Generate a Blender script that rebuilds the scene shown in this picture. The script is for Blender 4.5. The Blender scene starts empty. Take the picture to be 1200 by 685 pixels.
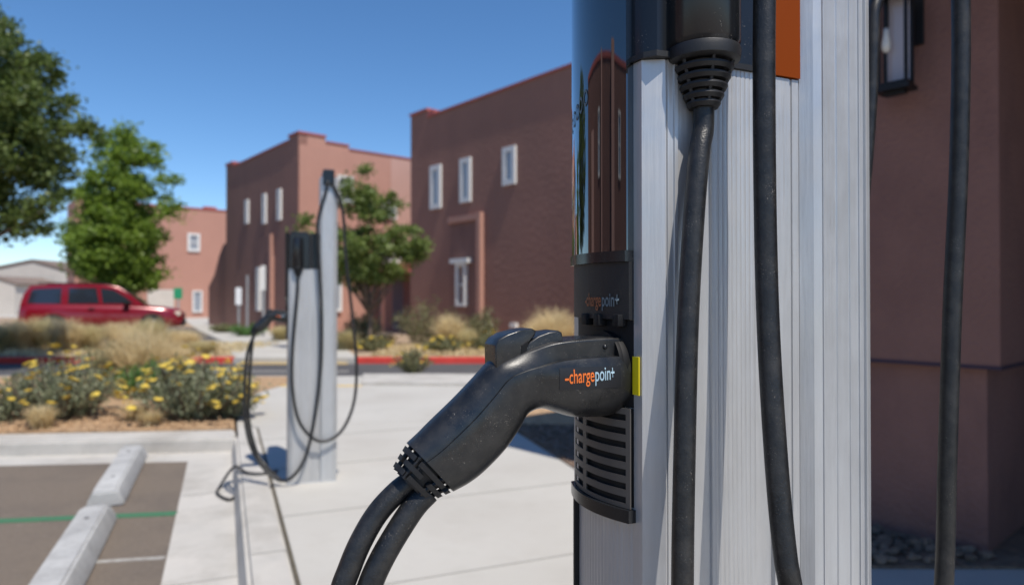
import bpy, bmesh, math, random
from mathutils import Vector, Matrix, Quaternion
from mathutils.bvhtree import BVHTree
random.seed(7)
R = math.radians
sc = bpy.context.scene
col = sc.collection

# ---------------------------------------------------------------- camera, sky, sun, exposure
HOR = 350.0; FPX = 800.0; CH = 1.30
cam_d = bpy.data.cameras.new('camera'); cam = bpy.data.objects.new('camera', cam_d); col.objects.link(cam)
cam_d.sensor_width = 36; cam_d.lens = 24.0
cam_d.clip_start = 0.02; cam_d.clip_end = 3000
cam.location = (0, 0, CH)
cam.rotation_euler = (R(90) + math.atan((HOR - 342.5) / FPX), 0, 0)
cam_d.dof.use_dof = True; cam_d.dof.focus_distance = 0.71; cam_d.dof.aperture_fstop = 4.6
sc.camera = cam

SAZ = (0.60, -0.80); SEL = R(61)
S = Vector((SAZ[0] * math.cos(SEL), SAZ[1] * math.cos(SEL), math.sin(SEL))).normalized()
w = bpy.data.worlds.new('World'); sc.world = w; w.use_nodes = True
nt = w.node_tree; nt.nodes.clear()
sky = nt.nodes.new('ShaderNodeTexSky'); sky.sky_type = 'NISHITA'; sky.sun_disc = False
sky.sun_elevation = SEL; sky.sun_rotation = math.atan2(SAZ[0], SAZ[1])
sky.altitude = 1800; sky.air_density = 1.0; sky.dust_density = 0.25; sky.ozone_density = 3.0
bg = nt.nodes.new('ShaderNodeBackground'); bg.inputs[1].default_value = 0.115
wo = nt.nodes.new('ShaderNodeOutputWorld')
hs = nt.nodes.new('ShaderNodeHueSaturation'); hs.inputs['Saturation'].default_value = 1.18; hs.inputs['Value'].default_value = 1.12
nt.links.new(sky.outputs[0], hs.inputs['Color']); nt.links.new(hs.outputs[0], bg.inputs[0]); nt.links.new(bg.outputs[0], wo.inputs[0])
sd = bpy.data.lights.new('sun', 'SUN'); sd.energy = 4.2; sd.angle = R(0.53); sd.color = (1.0, 0.935, 0.845)
sun = bpy.data.objects.new('sun', sd); col.objects.link(sun)
sun.rotation_euler = S.to_track_quat('Z', 'Y').to_euler()
sc.view_settings.view_transform = 'Standard'; sc.view_settings.look = 'None'
sc.view_settings.gamma = 1; sc.view_settings.exposure = 0.30

# ---------------------------------------------------------------- materials
def mat(name, c, rough=0.6, metal=0.0, var=0.0, vs=8.0, bump=0.0, bs=60.0, c2=None, speck=0.0, ss=300.0,
        spec=0.5, coat=0.0, trans=0.0, stretch=None, emit=None, stain=None, dust=None, rvar=0.0):
    m = bpy.data.materials.new(name); m.use_nodes = True
    t = m.node_tree; N = t.nodes; L = t.links
    b = N['Principled BSDF']
    b.inputs['Base Color'].default_value = (*c, 1); b.inputs['Roughness'].default_value = rough
    b.inputs['Metallic'].default_value = metal; b.inputs['Specular IOR Level'].default_value = spec
    b.inputs['Coat Weight'].default_value = coat; b.inputs['Transmission Weight'].default_value = trans
    tc = N.new('ShaderNodeTexCoord'); src = tc.outputs['Object']
    if stretch:
        mp = N.new('ShaderNodeMapping'); mp.inputs['Scale'].default_value = stretch
        L.new(src, mp.inputs[0]); src = mp.outputs[0]
    cur = None
    if var > 0 or c2:
        n = N.new('ShaderNodeTexNoise'); n.inputs['Scale'].default_value = vs; n.inputs['Detail'].default_value = 6
        n.inputs['Roughness'].default_value = 0.65
        L.new(src, n.inputs[0])
        cr = N.new('ShaderNodeValToRGB')
        cr.color_ramp.elements[0].position = 0.32; cr.color_ramp.elements[1].position = 0.68
        a = c2 if c2 else tuple(max(0, x * (1 - var)) for x in c)
        d = c if c2 else tuple(min(1, x * (1 + var)) for x in c)
        cr.color_ramp.elements[0].color = (*a, 1); cr.color_ramp.elements[1].color = (*d, 1)
        L.new(n.outputs[0], cr.inputs[0]); cur = cr.outputs[0]
        L.new(cur, b.inputs['Base Color'])
    if speck > 0:
        n2 = N.new('ShaderNodeTexNoise'); n2.inputs['Scale'].default_value = ss; n2.inputs['Detail'].default_value = 2
        L.new(tc.outputs['Object'], n2.inputs[0])
        n3 = N.new('ShaderNodeTexNoise'); n3.inputs['Scale'].default_value = ss * 0.06; n3.inputs['Detail'].default_value = 3
        L.new(tc.outputs['Object'], n3.inputs[0])
        ad = N.new('ShaderNodeMath'); ad.operation = 'MULTIPLY_ADD'; ad.inputs[1].default_value = 0.35
        L.new(n3.outputs[0], ad.inputs[0]); L.new(n2.outputs[0], ad.inputs[2])
        r2 = N.new('ShaderNodeValToRGB'); r2.color_ramp.elements[0].position = 0.88; r2.color_ramp.elements[1].position = 0.98
        r2.color_ramp.elements[1].color = (speck, speck, speck, 1); r2.color_ramp.elements[0].color = (0, 0, 0, 1)
        L.new(ad.outputs[0], r2.inputs[0])
        mx = N.new('ShaderNodeMixRGB'); L.new(r2.outputs[0], mx.inputs[0])
        if cur: L.new(cur, mx.inputs[1])
        else: mx.inputs[1].default_value = (*c, 1)
        mx.inputs[2].default_value = (0.45, 0.40, 0.34, 1)
        L.new(mx.outputs[0], b.inputs['Base Color'])
    def noise_ramp(scale, lo, hi, p0, p1, vec, st=None):
        n_ = N.new('ShaderNodeTexNoise'); n_.inputs['Scale'].default_value = scale; n_.inputs['Detail'].default_value = 7; n_.inputs['Roughness'].default_value = 0.7
        if st:
            mp_ = N.new('ShaderNodeMapping'); mp_.inputs['Scale'].default_value = st; mp_.inputs['Location'].default_value = (3.1, 7.7, 1.3); L.new(vec, mp_.inputs[0]); vec = mp_.outputs[0]
        L.new(vec, n_.inputs[0]); m_ = N.new('ShaderNodeMapRange')
        m_.inputs[1].default_value = p0; m_.inputs[2].default_value = p1; m_.inputs[3].default_value = lo; m_.inputs[4].default_value = hi
        L.new(n_.outputs[0], m_.inputs[0]); return m_.outputs[0]
    def feed():
        l_ = b.inputs['Base Color'].links
        return l_[0].from_socket if l_ else None
    if stain:     # (scale, strength, stretch, colour)
        f_ = noise_ramp(stain[0], 0.0, stain[1], 0.46, 0.64, tc.outputs['Object'], stain[2])
        mx = N.new('ShaderNodeMixRGB'); L.new(f_, mx.inputs[0]); mx.inputs[2].default_value = (*stain[3], 1)
        if feed(): L.new(feed(), mx.inputs[1])
        else: mx.inputs[1].default_value = (*c, 1)
        L.new(mx.outputs[0], b.inputs['Base Color'])
    if dust:
        f_ = noise_ramp(dust[0], 0.0, dust[1], 0.42, 0.75, tc.outputs['Object'])
        mx = N.new('ShaderNodeMixRGB'); L.new(f_, mx.inputs[0]); mx.inputs[2].default_value = (0.16, 0.145, 0.125, 1)
        if feed(): L.new(feed(), mx.inputs[1])
        else: mx.inputs[1].default_value = (*c, 1)
        L.new(mx.outputs[0], b.inputs['Base Color'])
    if rvar > 0:
        L.new(noise_ramp(18, max(0.05, rough-rvar), rough+rvar, 0.35, 0.65, tc.outputs['Object']), b.inputs['Roughness'])
    if bump > 0:
        nb = N.new('ShaderNodeTexNoise'); nb.inputs['Scale'].default_value = bs; nb.inputs['Detail'].default_value = 5
        L.new(src, nb.inputs[0])
        bp = N.new('ShaderNodeBump'); bp.inputs['Strength'].default_value = bump; bp.inputs['Distance'].default_value = 0.02
        L.new(nb.outputs[0], bp.inputs['Height']); L.new(bp.outputs[0], b.inputs['Normal'])
    if emit:
        b.inputs['Emission Color'].default_value = (*emit, 1); b.inputs['Emission Strength'].default_value = 1
    return m

def leafmat(name, c1, c2, tr=0.35):
    m = bpy.data.materials.new(name); m.use_nodes = True
    t = m.node_tree; N = t.nodes; L = t.links; N.clear()
    g = N.new('ShaderNodeNewGeometry'); cr = N.new('ShaderNodeValToRGB')
    cr.color_ramp.elements[0].color = (*c1, 1); cr.color_ramp.elements[1].color = (*c2, 1)
    L.new(g.outputs['Random Per Island'], cr.inputs[0])
    d = N.new('ShaderNodeBsdfPrincipled'); d.inputs['Roughness'].default_value = 0.5
    L.new(cr.outputs[0], d.inputs['Base Color'])
    tl = N.new('ShaderNodeBsdfTranslucent'); L.new(cr.outputs[0], tl.inputs[0])
    mx = N.new('ShaderNodeMixShader'); mx.inputs[0].default_value = tr
    L.new(d.outputs[0], mx.inputs[1]); L.new(tl.outputs[0], mx.inputs[2])
    o = N.new('ShaderNodeOutputMaterial'); L.new(mx.outputs[0], o.inputs[0])
    return m

M = {}
M['alu'] = mat('brushed_aluminium', (0.52, 0.52, 0.52), 0.40, 0.45, var=0.06, vs=60, bump=0.06, bs=260, stretch=(1, 1, 0.05), speck=0.3, ss=700, stain=(9, 0.35, (1, 1, 0.25), (0.36, 0.36, 0.355)), rvar=0.08)
M['alu2'] = mat('mast_aluminium', (0.52, 0.53, 0.54), 0.38, 0.45, var=0.06, vs=60, bump=0.06, bs=260, stretch=(1, 1, 0.04), speck=0.3, ss=700, stain=(9, 0.35, (1, 1, 0.25), (0.35, 0.355, 0.36)), rvar=0.08)
M['blk'] = mat('black_gloss_plastic', (0.012, 0.013, 0.015), 0.22, 0, speck=0.4, ss=500)
M['blkm'] = mat('black_matt_plastic', (0.010, 0.010, 0.011), 0.5, 0, bump=0.1, bs=900, speck=0.3, ss=1100)
M['gun'] = mat('connector_plastic', (0.0085, 0.009, 0.010), 0.30, 0, bump=0.06, bs=1100, speck=0.7, ss=900, var=0.3, vs=14, dust=(55, 0.13), rvar=0.09, spec=0.6)
M['rub'] = mat('cable_rubber', (0.008, 0.0085, 0.0095), 0.40, 0, bump=0.12, bs=500, speck=0.6, ss=850, var=0.35, vs=20, dust=(45, 0.17), rvar=0.08)
M['dark'] = mat('socket_plastic', (0.005, 0.005, 0.006), 0.6, spec=0.3)
M['vent'] = mat('grille_plastic', (0.085, 0.078, 0.072), 0.5, 0, bump=0.05, bs=900)
M['hole'] = mat('vent_backing', (0.006, 0.006, 0.006), 0.8)
M['glass'] = mat('display_glass', (0.006, 0.007, 0.009), 0.015, 0, spec=1.0, coat=1.0)
M['glass'].node_tree.nodes['Principled BSDF'].inputs['IOR'].default_value = 1.6; M['glass'].node_tree.nodes['Principled BSDF'].inputs['Coat Roughness'].default_value = 0.035
M['orange'] = mat('orange_lens', (0.20, 0.036, 0.001), 0.5, 0, spec=0.12)
M['otext'] = mat('orange_print', (0.75, 0.16, 0.02), 0.5)
M['btext'] = mat('pale_blue_print', (0.33, 0.47, 0.55), 0.5)
M['otd'] = mat('dark_orange_print', (0.28, 0.085, 0.03), 0.5)  # darker copies of the lettering colours, for the front panel
M['btd'] = mat('dark_grey_print', (0.13, 0.17, 0.19), 0.5)
M['sticker'] = mat('label_plastic', (0.010, 0.010, 0.012), 0.45)
M['yellow'] = mat('yellow_tape', (0.85, 0.68, 0.01), 0.5)
M['conc'] = mat('concrete', (0.49, 0.475, 0.44), 0.85, var=0.0, vs=1.8, c2=(0.425, 0.41, 0.375), bump=0.12, bs=90, stain=(0.9, 0.42, None, (0.30, 0.275, 0.24)))
M['conc2'] = mat('kerb_concrete', (0.50, 0.475, 0.435), 0.85, vs=2.3, c2=(0.42, 0.405, 0.375), bump=0.15, bs=70, stain=(1.6, 0.5, None, (0.27, 0.25, 0.22)))
M['stopc'] = mat('wheel_stop_concrete', (0.46, 0.46, 0.45), 0.85, vs=5, c2=(0.38, 0.38, 0.375), bump=0.35, bs=60, stain=(4, 0.55, (1, 1, 1), (0.20, 0.195, 0.19)))
M['joint'] = mat('joint_dirt', (0.10, 0.085, 0.06), 0.95, var=0.3, vs=10)
M['jointl'] = mat('joint_line', (0.30, 0.29, 0.27), 0.95)
M['asph'] = mat('asphalt', (0.192, 0.154, 0.120), 0.9, vs=45, c2=(0.140, 0.113, 0.088), bump=0.6, bs=120, speck=0.6, ss=60, stain=(1.1, 0.5, None, (0.10, 0.085, 0.073)))
M['road'] = mat('road_asphalt', (0.085, 0.083, 0.085), 0.9, vs=1.2, c2=(0.065, 0.064, 0.067), bump=0.3, bs=100)
M['red'] = mat('red_kerb_paint', (0.62, 0.055, 0.04), 0.6, var=0.15, vs=4)
M['green'] = mat('green_line_paint', (0.035, 0.185, 0.085), 0.8, vs=40, c2=(0.06, 0.12, 0.07))
M['white'] = mat('white_line_paint', (0.42, 0.41, 0.38), 0.8, vs=30, c2=(0.24, 0.22, 0.20))
M['yel'] = mat('yellow_line_paint', (0.65, 0.42, 0.06), 0.7, var=0.1, vs=8)
M['mulch'] = mat('tan_mulch', (0.50, 0.33, 0.19), 0.95, vs=9, c2=(0.28, 0.18, 0.10), bump=0.8, bs=50)
M['dirt'] = mat('tan_dirt', (0.42, 0.31, 0.21), 0.95, vs=3, c2=(0.30, 0.21, 0.14), bump=0.6, bs=20)
M['grav_shade'] = mat('shade_toned_gravel', (0.26, 0.175, 0.12), 0.95, vs=22, c2=(0.13, 0.088, 0.062), bump=0.8, bs=60)  # gravel colour darkened to stand in for the building's shadow
M['rock'] = mat('river_rock', (0.25, 0.175, 0.125), 0.9, vs=5, c2=(0.085, 0.062, 0.047), bump=0.3, bs=60)
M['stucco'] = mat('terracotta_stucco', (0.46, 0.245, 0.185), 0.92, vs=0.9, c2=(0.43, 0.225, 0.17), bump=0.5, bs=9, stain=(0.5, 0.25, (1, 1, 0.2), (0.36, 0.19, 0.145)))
M['stuccod'] = mat('shade_toned_stucco', (0.290, 0.145, 0.110), 0.92, vs=0.7, c2=(0.250, 0.125, 0.095), bump=1.0, bs=7, stain=(0.55, 0.35, (1, 1, 0.22), (0.20, 0.11, 0.085)))  # darker copy of the terracotta stucco; shade put into the colour
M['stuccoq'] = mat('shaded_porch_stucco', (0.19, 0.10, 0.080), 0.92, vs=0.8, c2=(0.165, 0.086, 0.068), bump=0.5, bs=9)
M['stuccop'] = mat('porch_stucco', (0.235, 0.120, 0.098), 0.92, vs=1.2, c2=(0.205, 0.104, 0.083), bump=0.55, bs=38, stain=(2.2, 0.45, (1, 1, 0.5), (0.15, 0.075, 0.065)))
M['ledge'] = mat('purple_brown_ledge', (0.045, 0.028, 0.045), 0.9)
M['stucco_recess'] = mat('recess_shade_stucco', (0.10, 0.052, 0.046), 0.92, var=0.1, vs=2, bump=0.4, bs=20)  # stucco darkened to paint the deep shade of the porch recess
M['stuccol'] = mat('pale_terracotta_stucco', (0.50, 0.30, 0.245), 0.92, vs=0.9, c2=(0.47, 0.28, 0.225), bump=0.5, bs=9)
M['trim'] = mat('red_parapet_cap', (0.38, 0.10, 0.085), 0.8, var=0.1, vs=3)
M['wtrim'] = mat('white_window_trim', (0.72, 0.71, 0.68), 0.7)
M['pane'] = mat('window_pane', (0.30, 0.33, 0.37), 0.1, 0, spec=0.8)
M['cream'] = mat('cream_wall', (0.55, 0.50, 0.44), 0.9, var=0.06, vs=1)
M['roofb'] = mat('brown_roof_edge', (0.20, 0.15, 0.12), 0.8)
M['blackmetal'] = mat('black_metal', (0.008, 0.008, 0.009), 0.5, 0.3)
M['lglass'] = mat('lantern_glass', (0.42, 0.38, 0.40), 0.12, 0, spec=0.6)
M['bulb'] = mat('lamp_bulb', (0.75, 0.73, 0.68), 0.3)
M['post'] = mat('galvanised_post', (0.45, 0.46, 0.47), 0.45, 0.5)
M['signw'] = mat('white_sign', (0.85, 0.86, 0.86), 0.5)
M['signg'] = mat('green_sign', (0.02, 0.30, 0.14), 0.5)
M['car'] = mat('red_car_paint', (0.21, 0.006, 0.014), 0.22, 0.1, coat=0.5)
M['carglass'] = mat('tinted_glass', (0.02, 0.025, 0.035), 0.05, 0, spec=0.8)
M['tyre'] = mat('tyre_rubber', (0.02, 0.02, 0.02), 0.8)
M['rim'] = mat('alloy_rim', (0.45, 0.45, 0.46), 0.3, 0.7)
M['hl'] = mat('headlight_glass', (0.7, 0.62, 0.5), 0.1, 0)
M['bark'] = mat('bark', (0.16, 0.12, 0.09), 0.95, var=0.3, vs=12, bump=0.5, bs=40)
M['lf1'] = leafmat('dark_green_leaves', (0.065, 0.10, 0.022), (0.17, 0.23, 0.055), 0.4)
M['lf2'] = leafmat('bright_green_leaves', (0.13, 0.20, 0.022), (0.28, 0.40, 0.06), 0.5)
M['lf3'] = leafmat('mid_green_leaves', (0.11, 0.16, 0.035), (0.24, 0.31, 0.08), 0.45)
M['olive'] = leafmat('olive_leaves', (0.12, 0.13, 0.06), (0.27, 0.26, 0.12), 0.3)
M['sage'] = leafmat('grey_green_leaves', (0.15, 0.172, 0.10), (0.33, 0.35, 0.21), 0.35)
M['gr'] = leafmat('tan_grass', (0.62, 0.50, 0.28), (0.85, 0.74, 0.48), 0.6)
M['grg'] = leafmat('green_tan_grass', (0.45, 0.40, 0.19), (0.78, 0.68, 0.42), 0.6)
M['fl'] = leafmat('yellow_flowers', (0.52, 0.36, 0.06), (0.82, 0.62, 0.09), 0.2)
M['grn'] = leafmat('fresh_green_leaves', (0.05, 0.13, 0.025), (0.12, 0.25, 0.05), 0.35)

# ---------------------------------------------------------------- helpers
def link(name, me, m=None, parent=None):
    o = bpy.data.objects.new(name, me); col.objects.link(o)
    if m is not None: me.materials.append(M[m] if isinstance(m, str) else m)
    if parent is not None: o.parent = parent
    return o
def obj(name, bm, m, parent=None, smooth=False, autos=None):
    bmesh.ops.recalc_face_normals(bm, faces=bm.faces[:])
    me = bpy.data.meshes.new(name); bm.to_mesh(me); bm.free()
    if smooth or autos:
        for p in me.polygons: p.use_smooth = True
        if autos: me.set_sharp_from_angle(angle=R(autos))
    return link(name, me, m, parent)
def raw(name, vs, fs, m, parent=None, smooth=False):
    me = bpy.data.meshes.new(name); me.from_pydata(vs, [], fs); me.update()
    if smooth:
        for p in me.polygons: p.use_smooth = True
    return link(name, me, m, parent)
def thing(name, label, cat, loc=(0, 0, 0), rz=0, group=None):
    o = bpy.data.objects.new(name, None); col.objects.link(o)
    o.location = loc; o.rotation_euler = (0, 0, rz); o.empty_display_size = 0.1
    o['label'] = label; o['category'] = cat
    if group: o['group'] = group
    return o
def tag(o, label, cat, group=None, kind=None):
    o['label'] = label; o['category'] = cat
    if group: o['group'] = group
    if kind: o['kind'] = kind
    return o
def struct(o):
    o['kind'] = 'structure'; return o
def B(): return bmesh.new()
def box(bm, x0, x1, y0, y1, z0, z1, bev=0, mtx=None):
    vs = [bm.verts.new(p) for p in [(x0,y0,z0),(x1,y0,z0),(x1,y1,z0),(x0,y1,z0),(x0,y0,z1),(x1,y0,z1),(x1,y1,z1),(x0,y1,z1)]]
    fs = [bm.faces.new([vs[i] for i in f]) for f in [(0,3,2,1),(4,5,6,7),(0,1,5,4),(1,2,6,5),(2,3,7,6),(3,0,4,7)]]
    if mtx: bmesh.ops.transform(bm, matrix=mtx, verts=vs)
    if bev:
        es = list({e for f in fs for e in f.edges})
        bmesh.ops.bevel(bm, geom=es, offset=bev, segments=2, affect='EDGES', profile=0.6)
def prism(bm, pts, z0, z1):
    lo = [bm.verts.new((p[0], p[1], z0)) for p in pts]; hi = [bm.verts.new((p[0], p[1], z1)) for p in pts]
    n = len(pts)
    bm.faces.new(lo[::-1]); bm.faces.new(hi)
    for i in range(n): bm.faces.new([lo[i], lo[(i+1) % n], hi[(i+1) % n], hi[i]])
def prism_y(bm, pts, y0, y1, bev=0):
    """polygon in x,z extruded along y"""
    lo = [bm.verts.new((p[0], y0, p[1])) for p in pts]; hi = [bm.verts.new((p[0], y1, p[1])) for p in pts]
    n = len(pts); fs = [bm.faces.new(lo), bm.faces.new(hi[::-1])]
    for i in range(n): fs.append(bm.faces.new([lo[i], hi[i], hi[(i+1) % n], lo[(i+1) % n]]))
    if bev:
        bmesh.ops.bevel(bm, geom=list({e for f in fs[:2] for e in f.edges}), offset=bev, segments=3, affect='EDGES', profile=0.5)
def prism_x(bm, pts, x0, x1):
    lo = [bm.verts.new((x0, p[0], p[1])) for p in pts]; hi = [bm.verts.new((x1, p[0], p[1])) for p in pts]
    n = len(pts); bm.faces.new(lo); bm.faces.new(hi[::-1])
    for i in range(n): bm.faces.new([lo[i], hi[i], hi[(i+1) % n], lo[(i+1) % n]])
def cyl(bm, p, r, z0, z1, seg=32, r2=None):
    r2 = r if r2 is None else r2
    a = [bm.verts.new((p[0] + r * math.cos(t), p[1] + r * math.sin(t), z0)) for t in [2*math.pi*i/seg for i in range(seg)]]
    b = [bm.verts.new((p[0] + r2 * math.cos(t), p[1] + r2 * math.sin(t), z1)) for t in [2*math.pi*i/seg for i in range(seg)]]
    bm.faces.new(a[::-1]); bm.faces.new(b)
    for i in range(seg): bm.faces.new([a[i], a[(i+1) % seg], b[(i+1) % seg], b[i]])
def lathe(bm, prof, c=(0, 0), seg=40, mtx=None):
    """prof: list of (r,z)"""
    rings = []
    for r, z in prof:
        rings.append([bm.verts.new((c[0] + r*math.cos(2*math.pi*i/seg), c[1] + r*math.sin(2*math.pi*i/seg), z)) for i in range(seg)])
    for a, b in zip(rings, rings[1:]):
        for i in range(seg): bm.faces.new([a[i], a[(i+1) % seg], b[(i+1) % seg], b[i]])
    bm.faces.new(rings[0][::-1]); bm.faces.new(rings[-1])
    if mtx: bmesh.ops.transform(bm, matrix=mtx, verts=[v for r in rings for v in r])
def catmull(P, n=10):
    P = [Vector(p) for p in P]; out = []
    Q = [P[0]*2 - P[1]] + P + [P[-1]*2 - P[-2]]
    for i in range(1, len(Q) - 2):
        a, b, c, d = Q[i-1], Q[i], Q[i+1], Q[i+2]
        for k in range(n):
            t = k / n
            out.append(0.5 * ((2*b) + (c - a)*t + (2*a - 5*b + 4*c - d)*t*t + (3*b - a - 3*c + d)*t**3))
    out.append(P[-1]); return out
def tube(bm, pts, r, seg=20, rf=None):
    pts = [Vector(p) for p in pts]; n = len(pts); rings = []
    T = [(pts[min(i+1, n-1)] - pts[max(i-1, 0)]).normalized() for i in range(n)]
    up = Vector((0, 0, 1)) if abs(T[0].z) < 0.9 else Vector((1, 0, 0))
    x = T[0].cross(up).normalized()
    for i in range(n):
        x = (x - T[i] * x.dot(T[i])).normalized(); y = T[i].cross(x)
        rr = r if rf is None else rf(i / (n - 1))
        rings.append([bm.verts.new(pts[i] + (x*math.cos(2*math.pi*k/seg) + y*math.sin(2*math.pi*k/seg)) * rr) for k in range(seg)])
    for a, b in zip(rings, rings[1:]):
        for k in range(seg): bm.faces.new([a[k], a[(k+1) % seg], b[(k+1) % seg], b[k]])
    bm.faces.new(rings[0][::-1]); bm.faces.new(rings[-1])
def G(px, py, z=0.0):
    """world point on the plane z seen at photo pixel"""
    D = (CH - z) * FPX / (py - HOR)
    return ((px - 600) / FPX * D, D)
def P3(px, py, D): return Vector(((px - 600) / FPX * D, D, CH - (py - HOR) / FPX * D))

# charger frame
U = Vector((0.921, 0.389)).normalized(); V = Vector((-U.y, U.x)); RZ = math.atan2(U.y, U.x)
def loc(px, py, b, org, dz, ang=None):
    """local point of a charger frame (plane y=b) seen at a photo pixel"""
    U, V = (globals()['U'], globals()['V']) if ang is None else (Vector((math.cos(ang), math.sin(ang))), Vector((-math.sin(ang), math.cos(ang))))
    q = (px - 600) / FPX
    a = (q * (org[1] + V.y * b) - org[0] - V.x * b) / (U.x - U.y * q)
    D = org[1] + U.y * a + V.y * b
    return Vector((a, b, CH - (py - HOR) / FPX * D - dz))
NO = (0.1225, 0.70); NDZ = 0.04
FO = (-1.589, 4.79); FDZ = 0.0; FRZ = RZ - R(5)
def NL(px, py, b): return loc(px, py, b, NO, NDZ)
def FL(px, py, b): return loc(px, py, b, FO, FDZ, FRZ)

# ================================================================ GROUND AND ROADS
dk = Vector((-U.y, U.x))     # along the kerb
def KT(s, t): return (dk.x*s + U.x*t, dk.y*s + U.y*t)
ZL = -0.13
b = B(); prism(b, [(-1500, -1500), (1500, -1500), (1500, 1500), (-1500, 1500)], -0.6, -0.22)
struct(obj('ground', b, 'dirt'))
# parking lot asphalt
b = B(); e1 = G(0, 545, ZL); e2 = G(221, 540, ZL)
dr = Vector((e2[0]-e1[0], e2[1]-e1[1])).normalized()
far0 = (e2[0] - dr.x*14, e2[1] - dr.y*14)
prism(b, [KT(-6, -9), KT(-6, -0.28), e2, far0], -0.25, ZL)
struct(obj('parking_asphalt', b, 'asph'))
# gutter pan beside the kerb
b = B(); prism(b, [KT(-6, -0.279), KT(-6, 0.14), KT(6.9, 0.14), (e2[0]-0.02, e2[1]+0.37), e2], -0.25, ZL+0.004)
struct(obj('gutter', b, 'conc2'))
b = B(); far1 = (far0[0], far0[1]+0.36)
prism(b, [far0, (e2[0]-0.004, e2[1]), (e2[0]-0.024, e2[1]+0.36), far1], -0.25, ZL+0.002)
struct(obj('far_gutter', b, 'conc2'))
# kerb in front of the planting bed
b = B(); k1 = G(284, 519, 0)
def hit(P, t_):   # along the bed kerb direction until the walkway kerb line
    k_ = (t_ - (P[0]*U.x+P[1]*U.y))/(dr.x*U.x+dr.y*U.y); return (P[0]+dr.x*k_, P[1]+dr.y*k_)
fA_ = (e2[0]-0.024, e2[1]+0.36); bA_ = (e2[0], e2[1]+0.36+0.42)
prism_pts = [(far1[0], far1[1]), hit(fA_, 0.11), hit(bA_, 0.11), (far1[0], far1[1]+0.42)]
prism(b, prism_pts, -0.25, 0.0)
bmesh.ops.bevel(b, geom=[e for e in b.edges if abs(e.verts[0].co.z) < 1e-4 and abs(e.verts[1].co.z) < 1e-4], offset=0.018, segments=3, affect='EDGES')
struct(obj('bed_kerb', b, 'conc2'))
# walkway kerb (between gutter and the dirty joint)
b = B(); prism(b, [KT(-6, 0.11), KT(-6, 0.315), KT(7.2, 0.315), KT(7.0, 0.11)], -0.25, 0.002)
for v in b.verts:
    if v.co.z < 0 and v.co.x*U.x+v.co.y*U.y < 0.2: v.co.x -= U.x*0.075; v.co.y -= U.y*0.075
bmesh.ops.bevel(b, geom=[e for e in b.edges if abs(e.verts[0].co.z-0.002) < 1e-4 and abs(e.verts[1].co.z-0.002) < 1e-4], offset=0.02, segments=4, affect='EDGES')
struct(obj('walkway_kerb', b, 'conc2', autos=40))
b = B(); prism(b, [KT(5.6, 0.135), KT(9.6, 0.135), KT(9.6, 0.36), KT(5.6, 0.36)], -0.25, -0.008); struct(obj('kerb_base', b, 'conc2'))
b = B(); prism(b, [KT(-6, 0.312), KT(-6, 0.332), KT(7.4, 0.332), KT(7.4, 0.312)], -0.2, -0.004)
struct(obj('joint_soil', b, 'joint'))
# walkway slabs
YR0 = 11.5; YR1 = 15.0
pb = [G(600, 502), G(672, 548), (1.02, 3.32), (6.0, 3.25), (6.0, 8.1), (-0.10, 8.1)]     # planter hole
b = B()
def ang(p): return p
prism(b, [KT(-6, 0.33), (9, -5.2), (9, 3.24), (1.05, 3.31), pb[0], KT(7.0, 2.5), KT(7.4, 0.33)], -0.22, 0.0)
struct(obj('walkway', b, 'conc'))
b = B()
prism(b, [KT(7.402, 0.30), KT(7.002, 2.5), pb[0], pb[5], (6, 8.1), (6, YR0), (-3.35, YR0), KT(9.4, 0.10), KT(8.4, 0.10)], -0.22, 0.003)
struct(obj('crossing_apron', b, 'conc'))
# control joints
b = B()
for s_ in (1.9, 3.1, 4.3, 5.52, 6.7):
    a0 = KT(s_, 0.335); a1 = KT(s_, 2.46)
    n = Vector((dk.x, dk.y)) * 0.0045
    prism(b, [(a0[0]-n.x, a0[1]-n.y), (a1[0]-n.x, a1[1]-n.y), (a1[0]+n.x, a1[1]+n.y), (a0[0]+n.x, a0[1]+n.y)], -0.01, 0.0035)
for s_ in (2.2, 3.72, 5.2, 6.6):
    a0 = KT(s_, 0.135); a1 = KT(s_, 0.30); n = Vector((dk.x, dk.y)) * 0.004
    prism(b, [(a0[0]-n.x, a0[1]-n.y), (a1[0]-n.x, a1[1]-n.y), (a1[0]+n.x, a1[1]+n.y), (a0[0]+n.x, a0[1]+n.y)], -0.01, 0.0055)
for s_ in (3.8, 5.5):
    a0 = KT(s_, -0.27); a1 = KT(s_, 0.09); n = Vector((dk.x, dk.y)) * 0.004
    prism(b, [(a0[0]-n.x, a0[1]-n.y), (a1[0]-n.x, a1[1]-n.y), (a1[0]+n.x, a1[1]+n.y), (a0[0]+n.x, a0[1]+n.y)], ZL-0.01, ZL+0.0075)
struct(obj('pavement_joints', b, 'jointl'))
# planter
b = B(); prism(b, pb, -0.2, 0.012); struct(obj('planter_soil', b, 'grav_shade'))
b = B(); prism(b, [(-0.06, 7.0), (6.0, 7.0), (6.0, 8.08), (-0.09, 8.08)], -0.1, 0.02); struct(obj('planter_mulch', b, 'mulch'))
# painted lines of the parking bays
def line(p, q, wd, z, m, name):
    p = Vector(p); q = Vector(q); n = (q-p).normalized(); n = Vector((-n.y, n.x)) * wd/2
    b = B(); prism(b, [p-n, q-n, q+n, p+n], z-0.006, z+0.004); return struct(obj(name, b, m))
gl0 = Vector(G(0, 609.5, ZL)); gl1 = Vector(G(208, 600.5, ZL)); gl1 = gl1 - (gl1-gl0).normalized()*0.0
line(gl0-(gl1-gl0)*1.2, gl1, 0.09, ZL, 'green', 'bay_line')
line(G(113, 657, ZL), G(195, 652, ZL), 0.035, ZL, 'white', 'faded_line')
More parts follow.
